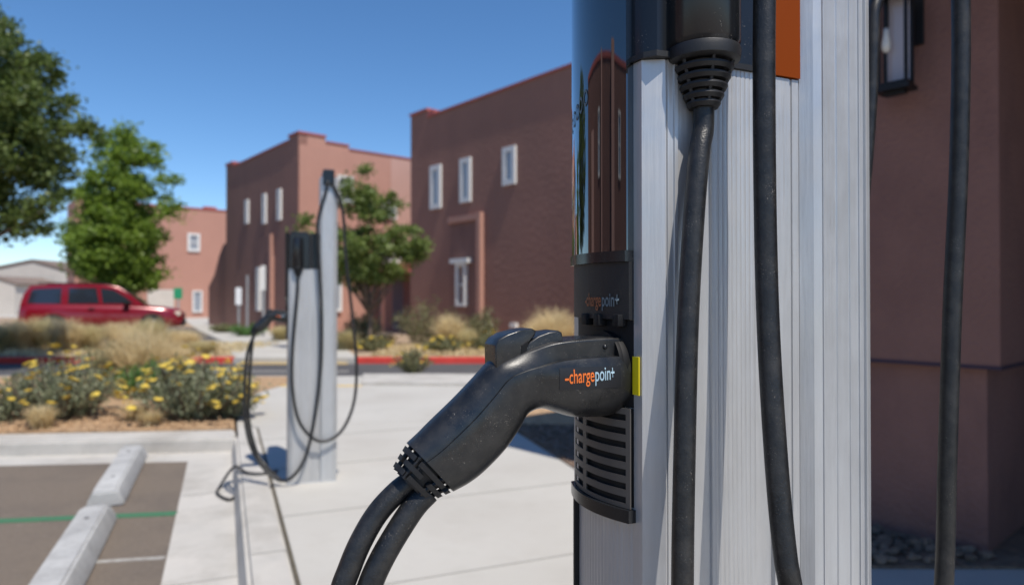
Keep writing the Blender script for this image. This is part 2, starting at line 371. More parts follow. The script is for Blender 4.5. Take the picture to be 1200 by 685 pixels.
# planting bed on the left
b = B()
yb = e2[1]+0.36+0.42
prism(b, [(far1[0], far1[1]+0.422), (hit(bA_, 0.11)[0]-0.002, hit(bA_, 0.11)[1]+0.002), KT(8.4, 0.098), KT(9.4, 0.098), (-3.36, YR0-0.15), (-22, YR0-0.15)], -0.2, 0.015)
struct(obj('planting_bed', b, 'mulch'))
b = B(); prism(b, [(-22, YR0-0.148), (-3.36, YR0-0.148), (-3.36, YR0), (-22, YR0)], -0.2, 0.008); struct(obj('road_kerb', b, 'conc2'))
# road
b = B(); prism(b, [(-90, YR0), (60, YR0), (60, YR1+0.02), (-90, YR1+0.02)], -0.215, -0.12); struct(obj('road', b, 'road'))
for yy, wd, m in ((YR0+0.55, 0.14, 'white'), (YR0+1.9, 0.14, 'white')):
    line((-6.2, yy), (-3.2, yy), wd, -0.118, m, 'crosswalk_line')
b = B(); prism(b, [(-5.9, YR1-0.1), (-3.6, YR1-0.1), (-3.6, YR1+0.0), (-5.9, YR1+0.0)], -0.13, -0.112); struct(obj('ramp_edge', b, 'yel'))
line(G(290, 452), G(424, 452), 0.10, 0.004, 'yel', 'ramp_edge')
b = B(); prism(b, [(-2.25, 10.25), (-0.35, 10.15), (-0.1, YR0-0.02), (-2.5, YR0-0.02)], -0.05, 0.045); struct(obj('kerb_ramp', b, 'conc2'))
# red kerbs
for x0, x1 in ((-60, -6.12), (-3.45, 40)):
    b = B(); prism(b, [(x0, YR1), (x1, YR1), (x1, YR1+0.18), (x0, YR1+0.18)], -0.2, 0.015)
    bmesh.ops.bevel(b, geom=[e for e in b.edges if e.verts[0].co.z > 0 and e.verts[1].co.z > 0], offset=0.02, segments=2, affect='EDGES')
    struct(obj('red_kerb', b, 'red'))
# land beyond the road
b = B(); prism(b, [(-120, YR1+0.182), (-6.125, YR1+0.182), (-19.1, 40), (-60, 60), (-120, 60)], -0.2, 0.0)
struct(obj('verge', b, 'dirt'))
b = B(); prism(b, [(-3.445, YR1+0.182), (60, YR1+0.182), (60, 60), (-20, 60), (-18.5, 43), (-11.5, 30.6), (-5.6, 21.7)], -0.2, 0.0)
struct(obj('verge', b, 'dirt'))
b = B(); prism(b, [(-6.12, YR1+0.0), (-3.45, YR1+0.0), (-3.45, YR1+0.182), (-5.6, 21.7), (-11.5, 30.6), (-18.5, 43), (-20, 60), (-60, 60), (-19.1, 40), (-6.12, YR1+0.182)], -0.2, 0.004)
struct(obj('path', b, 'conc'))
# driveway behind the verge where the vehicle stands
b = B(); prism(b, [(-40, 21.2), (-9.0, 21.2), (-14.5, 31), (-40, 31)], -0.1, 0.006); struct(obj('driveway', b, 'road'))

# ================================================================ BUILDINGS
BR = math.atan2(-0.757, 0.653)
def window(parent, x, z0, z1, wd, y=0, side='front', ww=0.10, deep=0.10, sill=True, mull=True):
    """window on local front (y=0 facing -y) or on the side x=const facing +x"""
    def T(bm):
        if side == 'right':
            bmesh.ops.transform(bm, matrix=Matrix.Translation((y, 0, 0)) @ Matrix.Rotation(R(90), 4, 'Z'), verts=bm.verts[:])
        return bm
    win = B(); box(win, x-wd/2+0.001, x+wd/2-0.001, -0.02, 0.0, z0, z1); T(win); o = obj('window', win, 'pane', parent)
    f = B()
    box(f, x-wd/2-ww, x-wd/2, -deep, 0.02, z0-ww, z1+ww); box(f, x+wd/2, x+wd/2+ww, -deep, 0.02, z0-ww, z1+ww)
    box(f, x-wd/2+0.0005, x+wd/2-0.0005, -deep, 0.02, z1, z1+ww); box(f, x-wd/2+0.0005, x+wd/2-0.0005, -deep, 0.02, z0-ww, z0)
    if mull: box(f, x-wd/2+0.001, x+wd/2-0.001, -deep*0.5, -0.021, (z0+z1)/2-0.03, (z0+z1)/2+0.03)
    T(f); obj('frame', f, 'wtrim', o)
    return o

# --- left mid building
oL = (-13.5, 32.2)
L = thing('stucco_building', 'two storey terracotta stucco building behind the far charging station, with three narrow windows', 'building', (oL[0], oL[1], 0), BR)
LX = 8.2
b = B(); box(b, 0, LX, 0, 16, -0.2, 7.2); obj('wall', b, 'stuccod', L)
b = B()   # parapet, raised at corners; profile along the front and along the sunny side
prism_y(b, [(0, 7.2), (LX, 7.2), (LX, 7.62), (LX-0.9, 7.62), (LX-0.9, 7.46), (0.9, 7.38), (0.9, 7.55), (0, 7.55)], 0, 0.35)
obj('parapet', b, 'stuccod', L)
b = B()
prism_x(b, [(0.352, 7.2), (0.352, 7.62), (1.1, 7.62), (1.1, 7.42), (2.1, 7.42), (2.1, 7.28), (3.4, 7.28), (16, 7.22), (16, 7.2)], LX-0.3, LX)
obj('parapet', b, 'stucco', L)
b = B()
box(b, LX-0.93, LX+0.04, -0.04, 0.39, 7.62, 7.70)
box(b, -0.04, 0.93, -0.04, 0.39, 7.55, 7.66)
prism_y(b, [(0.93, 7.38), (LX-0.93, 7.46), (LX-0.93, 7.52), (0.93, 7.44)], -0.04, 0.39)
box(b, LX-0.34, LX+0.04, 0.39, 1.12, 7.62, 7.70); box(b, LX-0.34, LX+0.04, 1.12, 2.12, 7.42, 7.48); box(b, LX-0.34, LX+0.04, 2.12, 16, 7.28, 7.33)
obj('parapet_cap', b, 'trim', L)
b = B(); box(b, LX+0.001, LX+0.03, 0.02, 4.0, -0.2, 7.2); obj('sunlight_sheet', b, 'stucco', L)  # paler sheet; sunlight put into the colour of the side wall
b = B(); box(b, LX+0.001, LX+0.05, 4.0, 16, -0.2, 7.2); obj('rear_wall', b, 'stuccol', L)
def fx(px, org=oL):   # local x on the front plane seen at px
    q = (px-600)/FPX; ux, uy = 0.653, -0.757
    return (q*org[1]-org[0])/(ux-q*uy)
def fz(px, py, org=oL):
    x = fx(px, org); D = org[1]-0.757*x; return CH-(py-HOR)/FPX*D
for pl, pr, pt, pbm in ((285, 295, 234, 262), (305.5, 315.5, 227, 262), (323, 333, 221.5, 258)):
    x = (fx(pl)+fx(pr))/2; wd = fx(pr)-fx(pl)-0.2
    window(L, x, fz((pl+pr)/2, pbm)+0.1, fz((pl+pr)/2, pt)-0.1, 0.16, ww=0.10, deep=0.08, mull=False)
# entry recess drawn as a darker panel with a paler right edge
b = B()
xa, xb = fx(303), fx(320)
box(b, xa, xb-0.1, -0.06, 0, -0.2, fz(312, 277)); obj('entry_recess', b, 'stuccop', L)
b = B(); box(b, xb-0.099, xb+0.1, -0.16, 0, -0.2, fz(312, 277)+0.05); obj('entry_edge', b, 'stucco', L)
window(L, fx(307), 0.9, fz(307, 316), 0.15, deep=0.2)
# windows on the sunny side (local y along it)
for yy, z0, z1, wd in ((1.9, 5.2, 6.1, 0.5), (3.9, 4.75, 5.25, 0.5), (3.9, 2.9, 3.1, 0.9), (1.2, 0.9, 2.2, 0.9)):
    window(L, yy, z0, z1, wd, y=LX+0.05, side='right', mull=False)
# porch
b = B(); box(b, LX+0.05, LX+1.3, 3.0, 5.2, 2.35, 2.7); obj('porch_roof_or_sun_block', b, 'trim', L)
b = B(); box(b, LX+1.0, LX+1.3, 3.0, 3.35, -0.2, 2.349); box(b, LX+1.0, LX+1.3, 4.85, 5.2, -0.2, 2.349); obj('porch_pillars', b, 'stucco', L)
b = B(); box(b, LX+0.051, LX+0.09, 3.5, 4.6, 0.0, 2.2); obj('door', b, 'pane', L)
# low wing to its left
b = B()
prism_y(b, [(-2.9, -0.2), (-0.001, -0.2), (-0.001, 4.0), (-0.7, 3.9), (-1.3, 3.4), (-2.0, 2.5), (-2.9, 1.9)], 0.1, 3); obj('low_wing', b, 'stuccod', L)

# --- near building, stucco darkened for shade
oN = (-3.64, 24.5)
N_ = thing('stucco_building', 'long terracotta stucco building directly left of the near charging station, darkened in colour for shade', 'building', (oN[0], oN[1], 0), BR)
NX = 13.7
HN = 7.35
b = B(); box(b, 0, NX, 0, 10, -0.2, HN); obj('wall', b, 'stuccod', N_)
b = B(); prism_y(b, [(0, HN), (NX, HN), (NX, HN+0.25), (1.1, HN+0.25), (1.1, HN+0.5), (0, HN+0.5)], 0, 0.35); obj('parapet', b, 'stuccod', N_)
b = B()
box(b, 1.1, NX+0.04, -0.05, 0.39, HN+0.25, HN+0.31); box(b, -0.04, 1.1, -0.05, 0.39, HN+0.5, HN+0.58)
box(b, 1.1, 1.45, 0.0, 0.5, HN+0.312, HN+0.46)
obj('parapet_cap', b, 'trim', N_)
def nx(px): return fx(px, oN)
def nz(px, py): return fz(px, py, oN)
for pl, pr, pt, pbm in ((504.5, 519, 196, 242), (539.5, 554, 187, 235), (589.5, 607, 174, 214)):
    x = (nx(pl)+nx(pr))/2; wd = nx(pr)-nx(pl)-0.16; c = (pl+pr)/2
    window(N_, x-0.02, nz(c, pbm)+0.09, nz(c, pt)-0.09, (wd+0.16)*0.42, ww=(wd+0.16)*0.22, deep=0.07, mull=False)
xa, xb = nx(528), nx(567); zt = nz(548, 252)
b = B(); box(b, xa, xb-0.2, -0.12, 0, zt-0.2, zt); box(b, xb-0.2, xb, -0.16, 0, -0.2, zt+0.02); obj('entry_recess', b, 'stucco', N_)  # pale stucco paints the sunlit jamb of the recess
b = B(); box(b, xa, xb-0.201, -0.03, 0, -0.2, zt-0.201); obj('entry_panel', b, 'stuccop', N_)
window(N_, (nx(536)+nx(551))/2, nz(543, 355), nz(543, 312), 0.32, ww=0.1, deep=0.16)
b = B(); box(b, nx(533), nx(554), -0.22, -0.03, nz(543, 312)+0.1, nz(543, 303)); obj('window_hood', b, 'wtrim', N_)
b = B(); box(b, nx(600), nx(607), -0.1, 0, nz(603, 384), nz(603, 378)); obj('wall_outlet', b, 'wtrim', N_)

# --- far pink building (its sunny side towards us)
rF = (-20.3, 48.0); k = 8.9
oF = (rF[0]-0.757*k-0.653*3, rF[1]-0.653*k+0.757*3)
F_ = thing('stucco_building', 'distant sunlit pink stucco building behind the bright green tree', 'building', (oF[0], oF[1], 0), BR)
b = B(); box(b, 0, 3, 0, 14, -0.2, 7.2); obj('wall', b, 'stucco', F_)
b = B(); box(b, 2.7, 3, 0, 14, 7.2, 7.45); box(b, 0, 2.699, 0, 0.3, 7.2, 7.45); obj('parapet', b, 'stucco', F_)
b = B(); box(b, 2.65, 3.05, 0, 14, 7.45, 7.55); box(b, 2.6, 3.06, 7.6, 8.4, 7.551, 7.7); obj('parapet_cap', b, 'trim', F_)
def Fy(px):
    q = (px-600)/FPX; c = Vector((rF[0]-0.757*k, rF[1]-0.653*k))
    return (q*c.y-c.x)/(0.757-q*0.653)
def Fz(px, py): return CH-(py-HOR)/FPX*(rF[1]-0.653*k+0.653*Fy(px))
window(F_, Fy(226.5), Fz(226, 292), Fz(226, 276), Fy(231)-Fy(222), y=3, side='right', ww=0.15)
window(F_, Fy(231), Fz(231, 364), Fz(231, 342), Fy(235)-Fy(227), y=3, side='right', ww=0.1, mull=False)
b = B()
box(b, 3.1, 3.2, Fy(172), Fy(203), Fz(190, 366), Fz(190, 339)); obj('pale_gate_panel', b, 'cream', F_)
# --- pale gabled building far left
C_ = thing('gabled_building', 'pale cream low gabled building at the far left of the horizon', 'building', tuple(P3(38, 350, 60).xy) + (0,), 0)
b = B(); prism_y(b, [(-8, -0.2), (3.2, -0.2), (3.2, 3.6), (0, 4.5), (-8, 2.9)], 0, 12); obj('wall', b, 'cream', C_)
b = B(); prism_y(b, [(-8, 2.95), (0, 4.55), (3.4, 3.6), (3.4, 3.85), (0, 4.8), (-8, 3.2)], -0.06, 12.2); obj('roof', b, 'roofb', C_)
b = B(); prism_y(b, [(-9, -0.2), (2.8, -0.2), (2.8, 2.4), (1.2, 2.9), (-9, 1.6)], -6, -0.52); obj('porch', b, 'cream', C_)
b = B(); prism_y(b, [(-9, 1.62), (1.2, 2.92), (3, 2.35), (3, 2.55), (1.2, 3.12), (-9, 1.8)], -6.05, -0.521); obj('porch_roof_or_sun_block', b, 'roofb', C_)

# --- building out of frame on the left, only seen mirrored in the display glass
Q_ = thing('stucco_building', 'terracotta stucco building across the parking lot, mirrored in the display glass', 'building', (-15.5, -3.0, 0), R(90-8))
b = B(); box(b, 0, 13.5, 0, 8, -0.2, 6.8); obj('wall', b, 'stuccoq', Q_)
b = B(); box(b, 3.4, 4.2, -0.5, 0, -0.2, 7.1); box(b, 7.1, 7.5, -0.4, 0, -0.2, 6.9); box(b, 10.4, 11.4, -0.6, 0, -0.2, 5.2); obj('buttresses', b, 'stuccol', Q_)
b = B(); box(b, -0.04, 13.54, -0.05, 0.39, 6.8, 6.95); obj('parapet_cap', b, 'trim', Q_)
for x in (1.9, 8.3): window(Q_, x, 4.2, 5.6, 0.5)
for x in (1.8, 6.0): window(Q_, x, 0.9, 2.2, 0.9)

# --- porch block on the right
oW = (1.205, 4.81)
W_ = thing('stucco_porch', 'shaded brown stucco porch wall with a ledge, right of the near charging station', 'building', (oW[0], oW[1], 0), BR)
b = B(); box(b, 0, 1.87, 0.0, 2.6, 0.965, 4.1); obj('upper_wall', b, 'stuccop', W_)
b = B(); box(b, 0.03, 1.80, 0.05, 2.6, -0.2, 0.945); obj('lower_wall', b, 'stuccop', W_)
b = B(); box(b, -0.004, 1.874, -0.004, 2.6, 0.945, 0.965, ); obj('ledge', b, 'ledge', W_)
b = B(); box(b, 1.801, 7.5, 1.2, 1.5, -0.2, 3.2); obj('recess_wall', b, 'stucco_recess', W_)
b = B(); box(b, 1.871, 7.8, -0.95, 3.4, 3.2, 3.5); obj('porch_roof_or_sun_block', b, 'stuccoq', W_)  # unseen slab added to keep sun off wall, gravel and pavement
b = B(); box(b, 7.2, 7.5, -0.9, 1.2, -0.2, 3.2); obj('sun_block_wall', b, 'stuccoq', W_)  # unseen wall added to stop sun coming in under the slab
b = B(); box(b, -0.3, 1.87, -0.3, 2.6, 4.1, 4.4); obj('shadow_overhang', b, 'stuccop', W_)  # unseen overhang shaped to cast shadow across the planter

# lantern on that wall
def wl(px, py, yo=0.0):
    q = (px-600)/FPX; ox, oy = oW[0]+0.757*yo, oW[1]+0.653*yo
    x = (q*oy-ox)/(0.653+q*0.757); D = oy-0.757*x
    return x, CH-(py-HOR)/FPX*D
lan = thing('wall_lantern', 'black metal lantern with glass panes on the brown porch wall', 'lantern', (oW[0], oW[1], 0), BR)
xl, zb = wl(1029, 106, -0.22); xr, _ = wl(1064, 106, -0.22); zb += 0.0
_, zt = wl(1048, -12, -0.22)
xc = (xl+xr)/2; hw = (xr-xl)/2*1.02
bx0 = B(); box(bx0, xc-0.085, xc+0.085, -0.02, -0.001, wl(1070, 55)[1], wl(1070, -60)[1], 0.004)
box(bx0, xc-0.012, xc+0.012, -0.12, -0.02, zt-0.02, zt+0.02)
obj('back_plate', bx0, 'blackmetal', lan)
y0, y1 = -0.22, -0.12
fr = B(); t_ = 0.016
box(fr, xc-hw-0.012, xc+hw+0.012, y0-0.012, y1+0.012, zb-0.01, zb+0.012); box(fr, xc-hw-0.02, xc+hw+0.02, y0-0.02, y1+0.02, zt, zt+0.02)
box(fr, xc-hw*0.7, xc+hw*0.7, y0+0.03, y1-0.03, zb-0.03, zb-0.0101)
for xx in (xc-hw, xc+hw-t_):
    for yy in (y0, y1-t_): box(fr, xx, xx+t_, yy, yy+t_, zb+0.012, zt)
box(fr, xc-hw+t_, xc+hw-t_, y0, y0+t_, zb+0.012, zb+0.035); box(fr, xc-hw+t_, xc+hw-t_, y0, y0+t_, zt-0.03, zt)
box(fr, xc-hw, xc-hw+t_, y0+t_, y1-t_, zb+0.012, zb+0.035); box(fr, xc+hw-t_, xc+hw, y0+t_, y1-t_, zb+0.012, zb+0.035)
lathe(fr, [(hw+0.02, zt+0.02), (hw*0.6, zt+0.08), (0.01, zt+0.12)], (xc, (y0+y1)/2), 4)
obj('frame', fr, 'blackmetal', lan)
gp = B(); box(gp, xc-hw+t_, xc+hw-t_, y1-t_+0.002, y1-0.004, zb+0.014, zt-0.002); obj('glass_pane', gp, 'lglass', lan)
bl = B(); lathe(bl, [(0.006, zt-0.30), (0.020, zt-0.28), (0.022, zt-0.25), (0.014, zt-0.21), (0.012, zt-0.17)], (xc-0.045, (y0+y1)/2), 20); obj('bulb', bl, 'bulb', lan, smooth=True)
bl = B(); cyl(bl, (xc-0.045, (y0+y1)/2), 0.006, zb+0.012, zt-0.30, 8); obj('stem', bl, 'blackmetal', lan); bl = B(); cyl(bl, (xc-0.045, (y0+y1)/2), 0.014, zt-0.169, zt, 12); obj('bulb_holder', bl, 'blackmetal', lan)

# rocks by that wall and in the painted shade patch of the planter
def rocks(name, n, area, smin, smax, z=0.012):
    bm = B()
    for i in range(n):
        x, y = area()
        s = random.uniform(smin, smax)
        mt = Matrix.Translation((x, y, z+s*0.25)) @ Matrix.Rotation(random.uniform(0, 6.3), 4, 'Z') @ Matrix.Rotation(random.uniform(-.4, .4), 4, 'X') @ Matrix.Diagonal((s, s*random.uniform(.6, 1), s*random.uniform(.45, .7), 1))
        r = bmesh.ops.create_icosphere(bm, subdivisions=1, radius=0.5, matrix=mt)
        for v in r['verts']: v.co += Vector([random.uniform(-1, 1)*s*0.07 for _ in range(3)])
    o = obj(name, bm, 'rock'); return o
def inpoly(x, y, P):
    c = False; j = len(P)-1
    for i in range(len(P)):
        if (P[i][1] > y) != (P[j][1] > y) and x < (P[j][0]-P[i][0])*(y-P[i][1])/(P[j][1]-P[i][1])+P[i][0]: c = not c
        j = i
    return c
def area1():
    while True:
        x = random.uniform(0.6, 2.7); y = random.uniform(3.35, 6.9)
        if not inpoly(x, y, pb): continue
        rx, ry = x-oW[0], y-oW[1]
        if rx*0.757+ry*0.653 < -0.02 or rx*0.653-ry*0.757 < 0: return x, y
tag(rocks('gravel', 1900, area1, 0.03, 0.085), 'grey brown river rocks heaped at the foot of the shaded porch wall', 'gravel', kind='stuff')
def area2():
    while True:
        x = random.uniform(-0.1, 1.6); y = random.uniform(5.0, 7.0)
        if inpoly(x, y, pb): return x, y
tag(rocks('gravel', 900, area2, 0.02, 0.05), 'fine gravel darkened as painted shade in the planter beyond the plug', 'gravel', kind='stuff')
def area3():
    while True:
        x = random.uniform(-7.5, -2.3); y = random.uniform(6.2, 8.2)
        if inpoly(x, y, [(far1[0], far1[1]+0.44), (e2[0], yb+0.03), KT(7.25, 0.07), KT(8.4, 0.07), (-8, 9)]): return x, y
o = rocks('wood_chips', 1500, area3, 0.02, 0.06); o.data.materials.clear(); o.data.materials.append(M['mulch'])
tag(o, 'tan wood chips covering the planting bed on the left', 'mulch', kind='stuff')

# ================================================================ WHEEL STOPS
def stop(s0, s1, label):
    t0, t1 = -0.86, -0.63; h = 0.13
    a = KT(s0, (t0+t1)/2)
    t = thing('wheel_stop', label, 'wheel stop', (a[0], a[1], ZL), RZ, 'concrete wheel stops in the parking bays')
    Lg = s1-s0; hw2 = (t1-t0)/2
    bm = B()
    # cross-section loft along +y
    rings = []
    for y, k_ in ((0, 0.0), (0.10, 1), (Lg-0.10, 1), (Lg, 0.0)):
        tw = hw2*0.62; hh = h if k_ else h*0.82
        yo = y
        rings.append([bm.verts.new(p) for p in ((-hw2, yo if k_ else y, 0), (-hw2, y, 0.035), (-tw, y, hh), (tw, y, hh), (hw2, y, 0.035), (hw2, y, 0))])
    for p, q in zip(rings, rings[1:]):
        for i in range(5): bm.faces.new([p[i], p[i+1], q[i+1], q[i]])
        bm.faces.new([p[5], p[0], q[0], q[5]])
    bm.faces.new(rings[0]); bm.faces.new(rings[-1][::-1])
    bmesh.ops.bevel(bm, geom=bm.edges[:], offset=0.012, segments=2, affect='EDGES')
    obj('body', bm, 'stopc', t, autos=35)
    for yy in (0.35, Lg-0.35):
        h_ = B(); cyl(h_, (0, yy), 0.014, h-0.02, h+0.0015, 16); obj('anchor_hole', h_, 'hole', t)
    return t
stop(3.0, 5.08, 'nearer pale concrete wheel stop at the lower left corner of the photo')
stop(5.42, 7.02, 'farther pale concrete wheel stop, just beyond the green painted line')

# ================================================================ CHARGING STATIONS
FC = 0.0875; FH = 0.0625
def afront(bb, bow=0.014, A0=0.0165): return A0 - bow*(1-((bb-FC)/FH)**2)
def flute(p, q, n, depth):
    """little half round ribs between two profile points"""
    p = Vector(p); q = Vector(q); d = (q-p); nn = Vector((d.y, -d.x)).normalized()*depth; out = []
    for i in range(n):
        out.append(p + d*(i+0.0)/n); out.append(p + d*(i+0.30)/n + nn); out.append(p + d*(i+0.70)/n + nn)
    return out
def make_charger(label, origin, dz, detail=True, ang=RZ):
    t = thing('charging_station', label, 'charging station', (origin[0], origin[1], dz), ang, 'electric vehicle charging stations')
    # --- lower body profile (x=a away from the front, y=b), counter-clockwise seen from above
    side = [(0.0191, 0.028), (0.0207, 0.012), (0.042, 0.0), (0.0425, 0.0018), (0.0445, 0.0018), (0.045, 0.0), (0.052, 0.0), (0.0525, -0.002), (0.0565, -0.002), (0.057, 0.0012),
            (0.100, 0.0012), (0.101, -0.0015)]
    side += [tuple(x) for x in flute((0.104, -0.0018), (0.160, -0.0018), 9, 0.0005)]
    side += [(0.161, -0.0018), (0.162, 0.004), (0.188, 0.004), (0.189, -0.001), (0.212, -0.001), (0.213, 0.0008), (0.2155, 0.0008), (0.216, -0.001), (0.2255, -0.001), (0.2265, 0.006), (0.232, 0.006)]
    W = 2*FC
    other = [(x, W-y) for x, y in side[::-1]]
    fr = []
    nn = 17
    for i in range(nn+1):
        bb = W-0.028-(W-0.056)*i/nn
        a_ = 0.0191-0.008*(1-((bb-FC)/(FC-0.028))**2)
        fr.append((a_, bb));
        if i < nn:
            b2 = bb-(W-0.056)/nn*0.35; a2 = 0.0191-0.008*(1-((b2-FC)/(FC-0.028))**2)
            fr.append((a2-0.0005, b2)); b3 = bb-(W-0.056)/nn*0.7; fr.append((0.0191-0.008*(1-((b3-FC)/(FC-0.028))**2)-0.0005, b3))
    prof = side + other + fr[1:-1]
    bm = B(); prism(bm, prof, 0.0, 1.512); obj('body', bm, 'alu', t)
    # --- head
    bm = B()
    hp = [(0.017, 0.027), (0.021, 0.008), (0.030, -0.003), (0.05, -0.0045), (0.160, -0.0045), (0.165, 0.0)]
    hp = hp + [(x, W-y) for x, y in hp[::-1]]
    prism(bm, hp, 1.519, 1.775)
    bmesh.ops.bevel(bm, geom=[e for e in bm.edges if e.verts[0].co.z > 1.77 and e.verts[1].co.z > 1.77], offset=0.018, segments=4, affect='EDGES')
    obj('head', bm, 'blk', t, autos=40)
    bm = B(); hp2 = [(x-0.002 if i < 6 else x, y-0.002 if y < FC else y+0.002) for i, (x, y) in enumerate(hp)]
    prism(bm, hp2, 1.5125, 1.5185); obj('gasket', bm, 'blkm', t)
    bm = B(); prism(bm, [(0.1655, 0.002), (0.230, 0.002), (0.230, W-0.002), (0.1655, W-0.002)], 1.5125, 1.765); obj('rear_cover', bm, 'blkm', t)
    for ya, yb2 in ((-0.0035, 0.0018), (W-0.0018, W+0.0035)):
        bm = B(); box(bm, 0.1885, 0.2265, ya, yb2, 1.5135, 1.755); obj('status_light', bm, 'orange' if detail else 'blk', t)
    # --- cable outlet boss with ribbed strain relief
    bc = (0.082, -0.012)
    for sgn in (1, -1):
        cc = bc if sgn == 1 else (bc[0], W+0.012)
        bm = B(); lathe(bm, [(0.0355, 1.5235), (0.038, 1.528), (0.038, 1.70), (0.034, 1.725), (0.02, 1.735)], cc, 48); o = obj('cable_outlet', bm, 'blk', t, smooth=True, autos=40)
        bm = B()
        lathe(bm, [(0.030, 1.5232), (0.0375, 1.5225), (0.0385, 1.518), (0.0375, 1.510), (0.033, 1.5075)], cc, 48)
        core = [(0.023, 1.5074), (0.0125, 1.461)]
        lathe(bm, core, cc, 40)
        for i, (zz, rr) in enumerate(((1.5005, 0.0310), (1.4910, 0.0278), (1.4815, 0.0246), (1.4722, 0.0210), (1.4640, 0.0175))):
            lathe(bm, [(rr-0.009, zz+0.0033), (rr, zz+0.0030), (rr+0.0003, zz+0.001), (rr-0.0022, zz-0.0030), (rr-0.010, zz-0.0034)], cc, 40)
        for k_ in range(6):
            th = k_*math.pi/3+0.25+sgn
            p0 = Vector((cc[0]+0.0300*math.cos(th), cc[1]+0.0300*math.sin(th), 1.508)); p1 = Vector((cc[0]+0.0145*math.cos(th), cc[1]+0.0145*math.sin(th), 1.463))
            tube(bm, [p0, p1], 0.0022, 6)
        obj('strain_relief', bm, 'blkm', o, smooth=True, autos=35)
    # --- front display glass (bowed)
    def bowed(z0, z1, off, th, b0=0.0255, b1=0.1495, n=20, zf=None, bow=0.014):
        bm = B(); rows = []
        for i in range(n+1):
            bb = b0+(b1-b0)*i/n; a_ = afront(bb, bow)-off
            zl = z0 + (zf(i/n) if zf else 0)
            rows.append([bm.verts.new((a_, bb, zl)), bm.verts.new((a_, bb, z1)), bm.verts.new((a_+th, bb, z1)), bm.verts.new((a_+th, bb, zl))])
        for p, q in zip(rows, rows[1:]):
            for i in range(4): bm.faces.new([p[i], p[(i+1) % 4], q[(i+1) % 4], q[i]])
        bm.faces.new(rows[0]); bm.faces.new(rows[-1][::-1]); return bm
    obj('display', bowed(1.312, 1.77, 0.006, 0.012), 'glass' if detail else 'dark', t, smooth=True, autos=30)
    obj('display_rim', bowed(1.300, 1.3118, 0.008, 0.018), 'blk', t, smooth=True, autos=30)
    lp = obj('socket_recess', bowed(1.1432, 1.2375, -0.003, 0.004), 'dark', t)
    lp = obj('logo_panel', bowed(1.238, 1.2998, 0.003, 0.02), 'blkm', t, smooth=True, autos=30)
    # logo
    def word(txt, size, squash, m, x0, name, parent, surf, z, dirf):
        cu = bpy.data.curves.new('t', 'FONT'); cu.body = txt; cu.size = size; cu.offset = size*0.018
        to = bpy.data.objects.new('t', cu); col.objects.link(to)
        bpy.context.view_layer.update()
        me = bpy.data.meshes.new_from_object(to.evaluated_get(bpy.context.evaluated_depsgraph_get()))
        bpy.data.objects.remove(to)
        bmm = B(); bmm.from_mesh(me)
        wid = max(v.co.x for v in bmm.verts)*squash
        bmesh.ops.subdivide_edges(bmm, edges=[e for e in bmm.edges if e.calc_length() > size*0.3], cuts=2)
        for v in bmm.verts: v.co = dirf(x0+v.co.x*squash, z+v.co.y)
        o_ = obj(name, bmm, m, parent)
        return wid
    if detail:
        def dF(s_, z_):
            bb = 0.125-s_
            return Vector((afront(bb)-0.0042, bb, z_))
        x = 0.030
        x += word('-', 0.021, 0.5, 'otd', x, 'logo_lettering', lp, None, 1.252, dF)+0.0004
        x += word('charge', 0.021, 0.52, 'otd', x, 'logo_lettering', lp, None, 1.252, dF)+0.001
        x += word('poin+', 0.021, 0.52, 'btd', x, 'logo_lettering', lp, None, 1.252, dF)
    # row of grey rings on the glass
    if detail:
        bm = B()
        for i in range(5):
            bb = 0.139-0.0125*i; zz = 1.470+0.0050*i
            r0, r1 = 0.0062, 0.0040
            for k_ in range(20):
                a0, a1 = 2*math.pi*k_/20, 2*math.pi*(k_+1)/20
                f = lambda r, a: Vector((afront(bb+r*math.cos(a)*0.8)-0.0066, bb+r*math.cos(a)*0.8, zz+r*math.sin(a)*1.6))
                bm.faces.new([bm.verts.new(p) for p in (f(r0, a0), f(r0, a1), f(r1, a1), f(r1, a0))])
        obj('glass_rings', bm, 'btd', t)
    # --- holster
    zc = 1.186
    HB = 0.066
    rot = Matrix.Translation((0, HB, zc)) @ Matrix.Rotation(R(-90), 4, 'Y')
    bm = B()
    lathe(bm, [(0.030, -0.016), (0.0385, -0.016), (0.0395, -0.012), (0.0385, -0.007), (0.036, -0.007)], (0, 0), 48, mtx=rot)
    for bb in (0.033, 0.062, 0.088): box(bm, afront(bb+0.006)-0.007, afront(bb+0.006)+0.004, bb, bb+0.012, 1.230, 1.2435, 0.002)
    obj('holster', bm, 'dark', t, autos=35)
    if detail:
        bm = B(); box(bm, 0.0182, 0.0192, 0.0145, 0.0265, 1.158, 1.1985); obj('yellow_tag', bm, 'yellow', t)
    # --- vent grille
    bs = [0.0255, 0.0305, 0.097, 0.106, 0.140, 0.1495]
    zs = [1.036]; zz = 1.041; rows_ = 7; ph = 0.0147; sh = 0.0070
    for i in range(rows_): zs += [zz, zz+sh]; zz += ph
    zs.append(1.1428)
    fine = []
    for i in range(len(bs)-1):
        m_ = max(1, int((bs[i+1]-bs[i])/0.006)); fine += [(bs[i]+(bs[i+1]-bs[i])*j/m_, i) for j in range(m_)]
    fine.append((bs[-1], 4))
    bm = B(); vg = {}
    for i, (bb, c_) in enumerate(fine):
        for j, z_ in enumerate(zs): vg[i, j] = bm.verts.new((afront(bb)-0.002, bb, z_))
    for i in range(len(fine)-1):
        for j in range(len(zs)-1):
            if fine[i][1] in (1, 3) and j % 2 == 1: continue
            bm.faces.new([vg[i, j], vg[i+1, j], vg[i+1, j+1], vg[i, j+1]])
    ex = bmesh.ops.extrude_face_region(bm, geom=bm.faces[:])
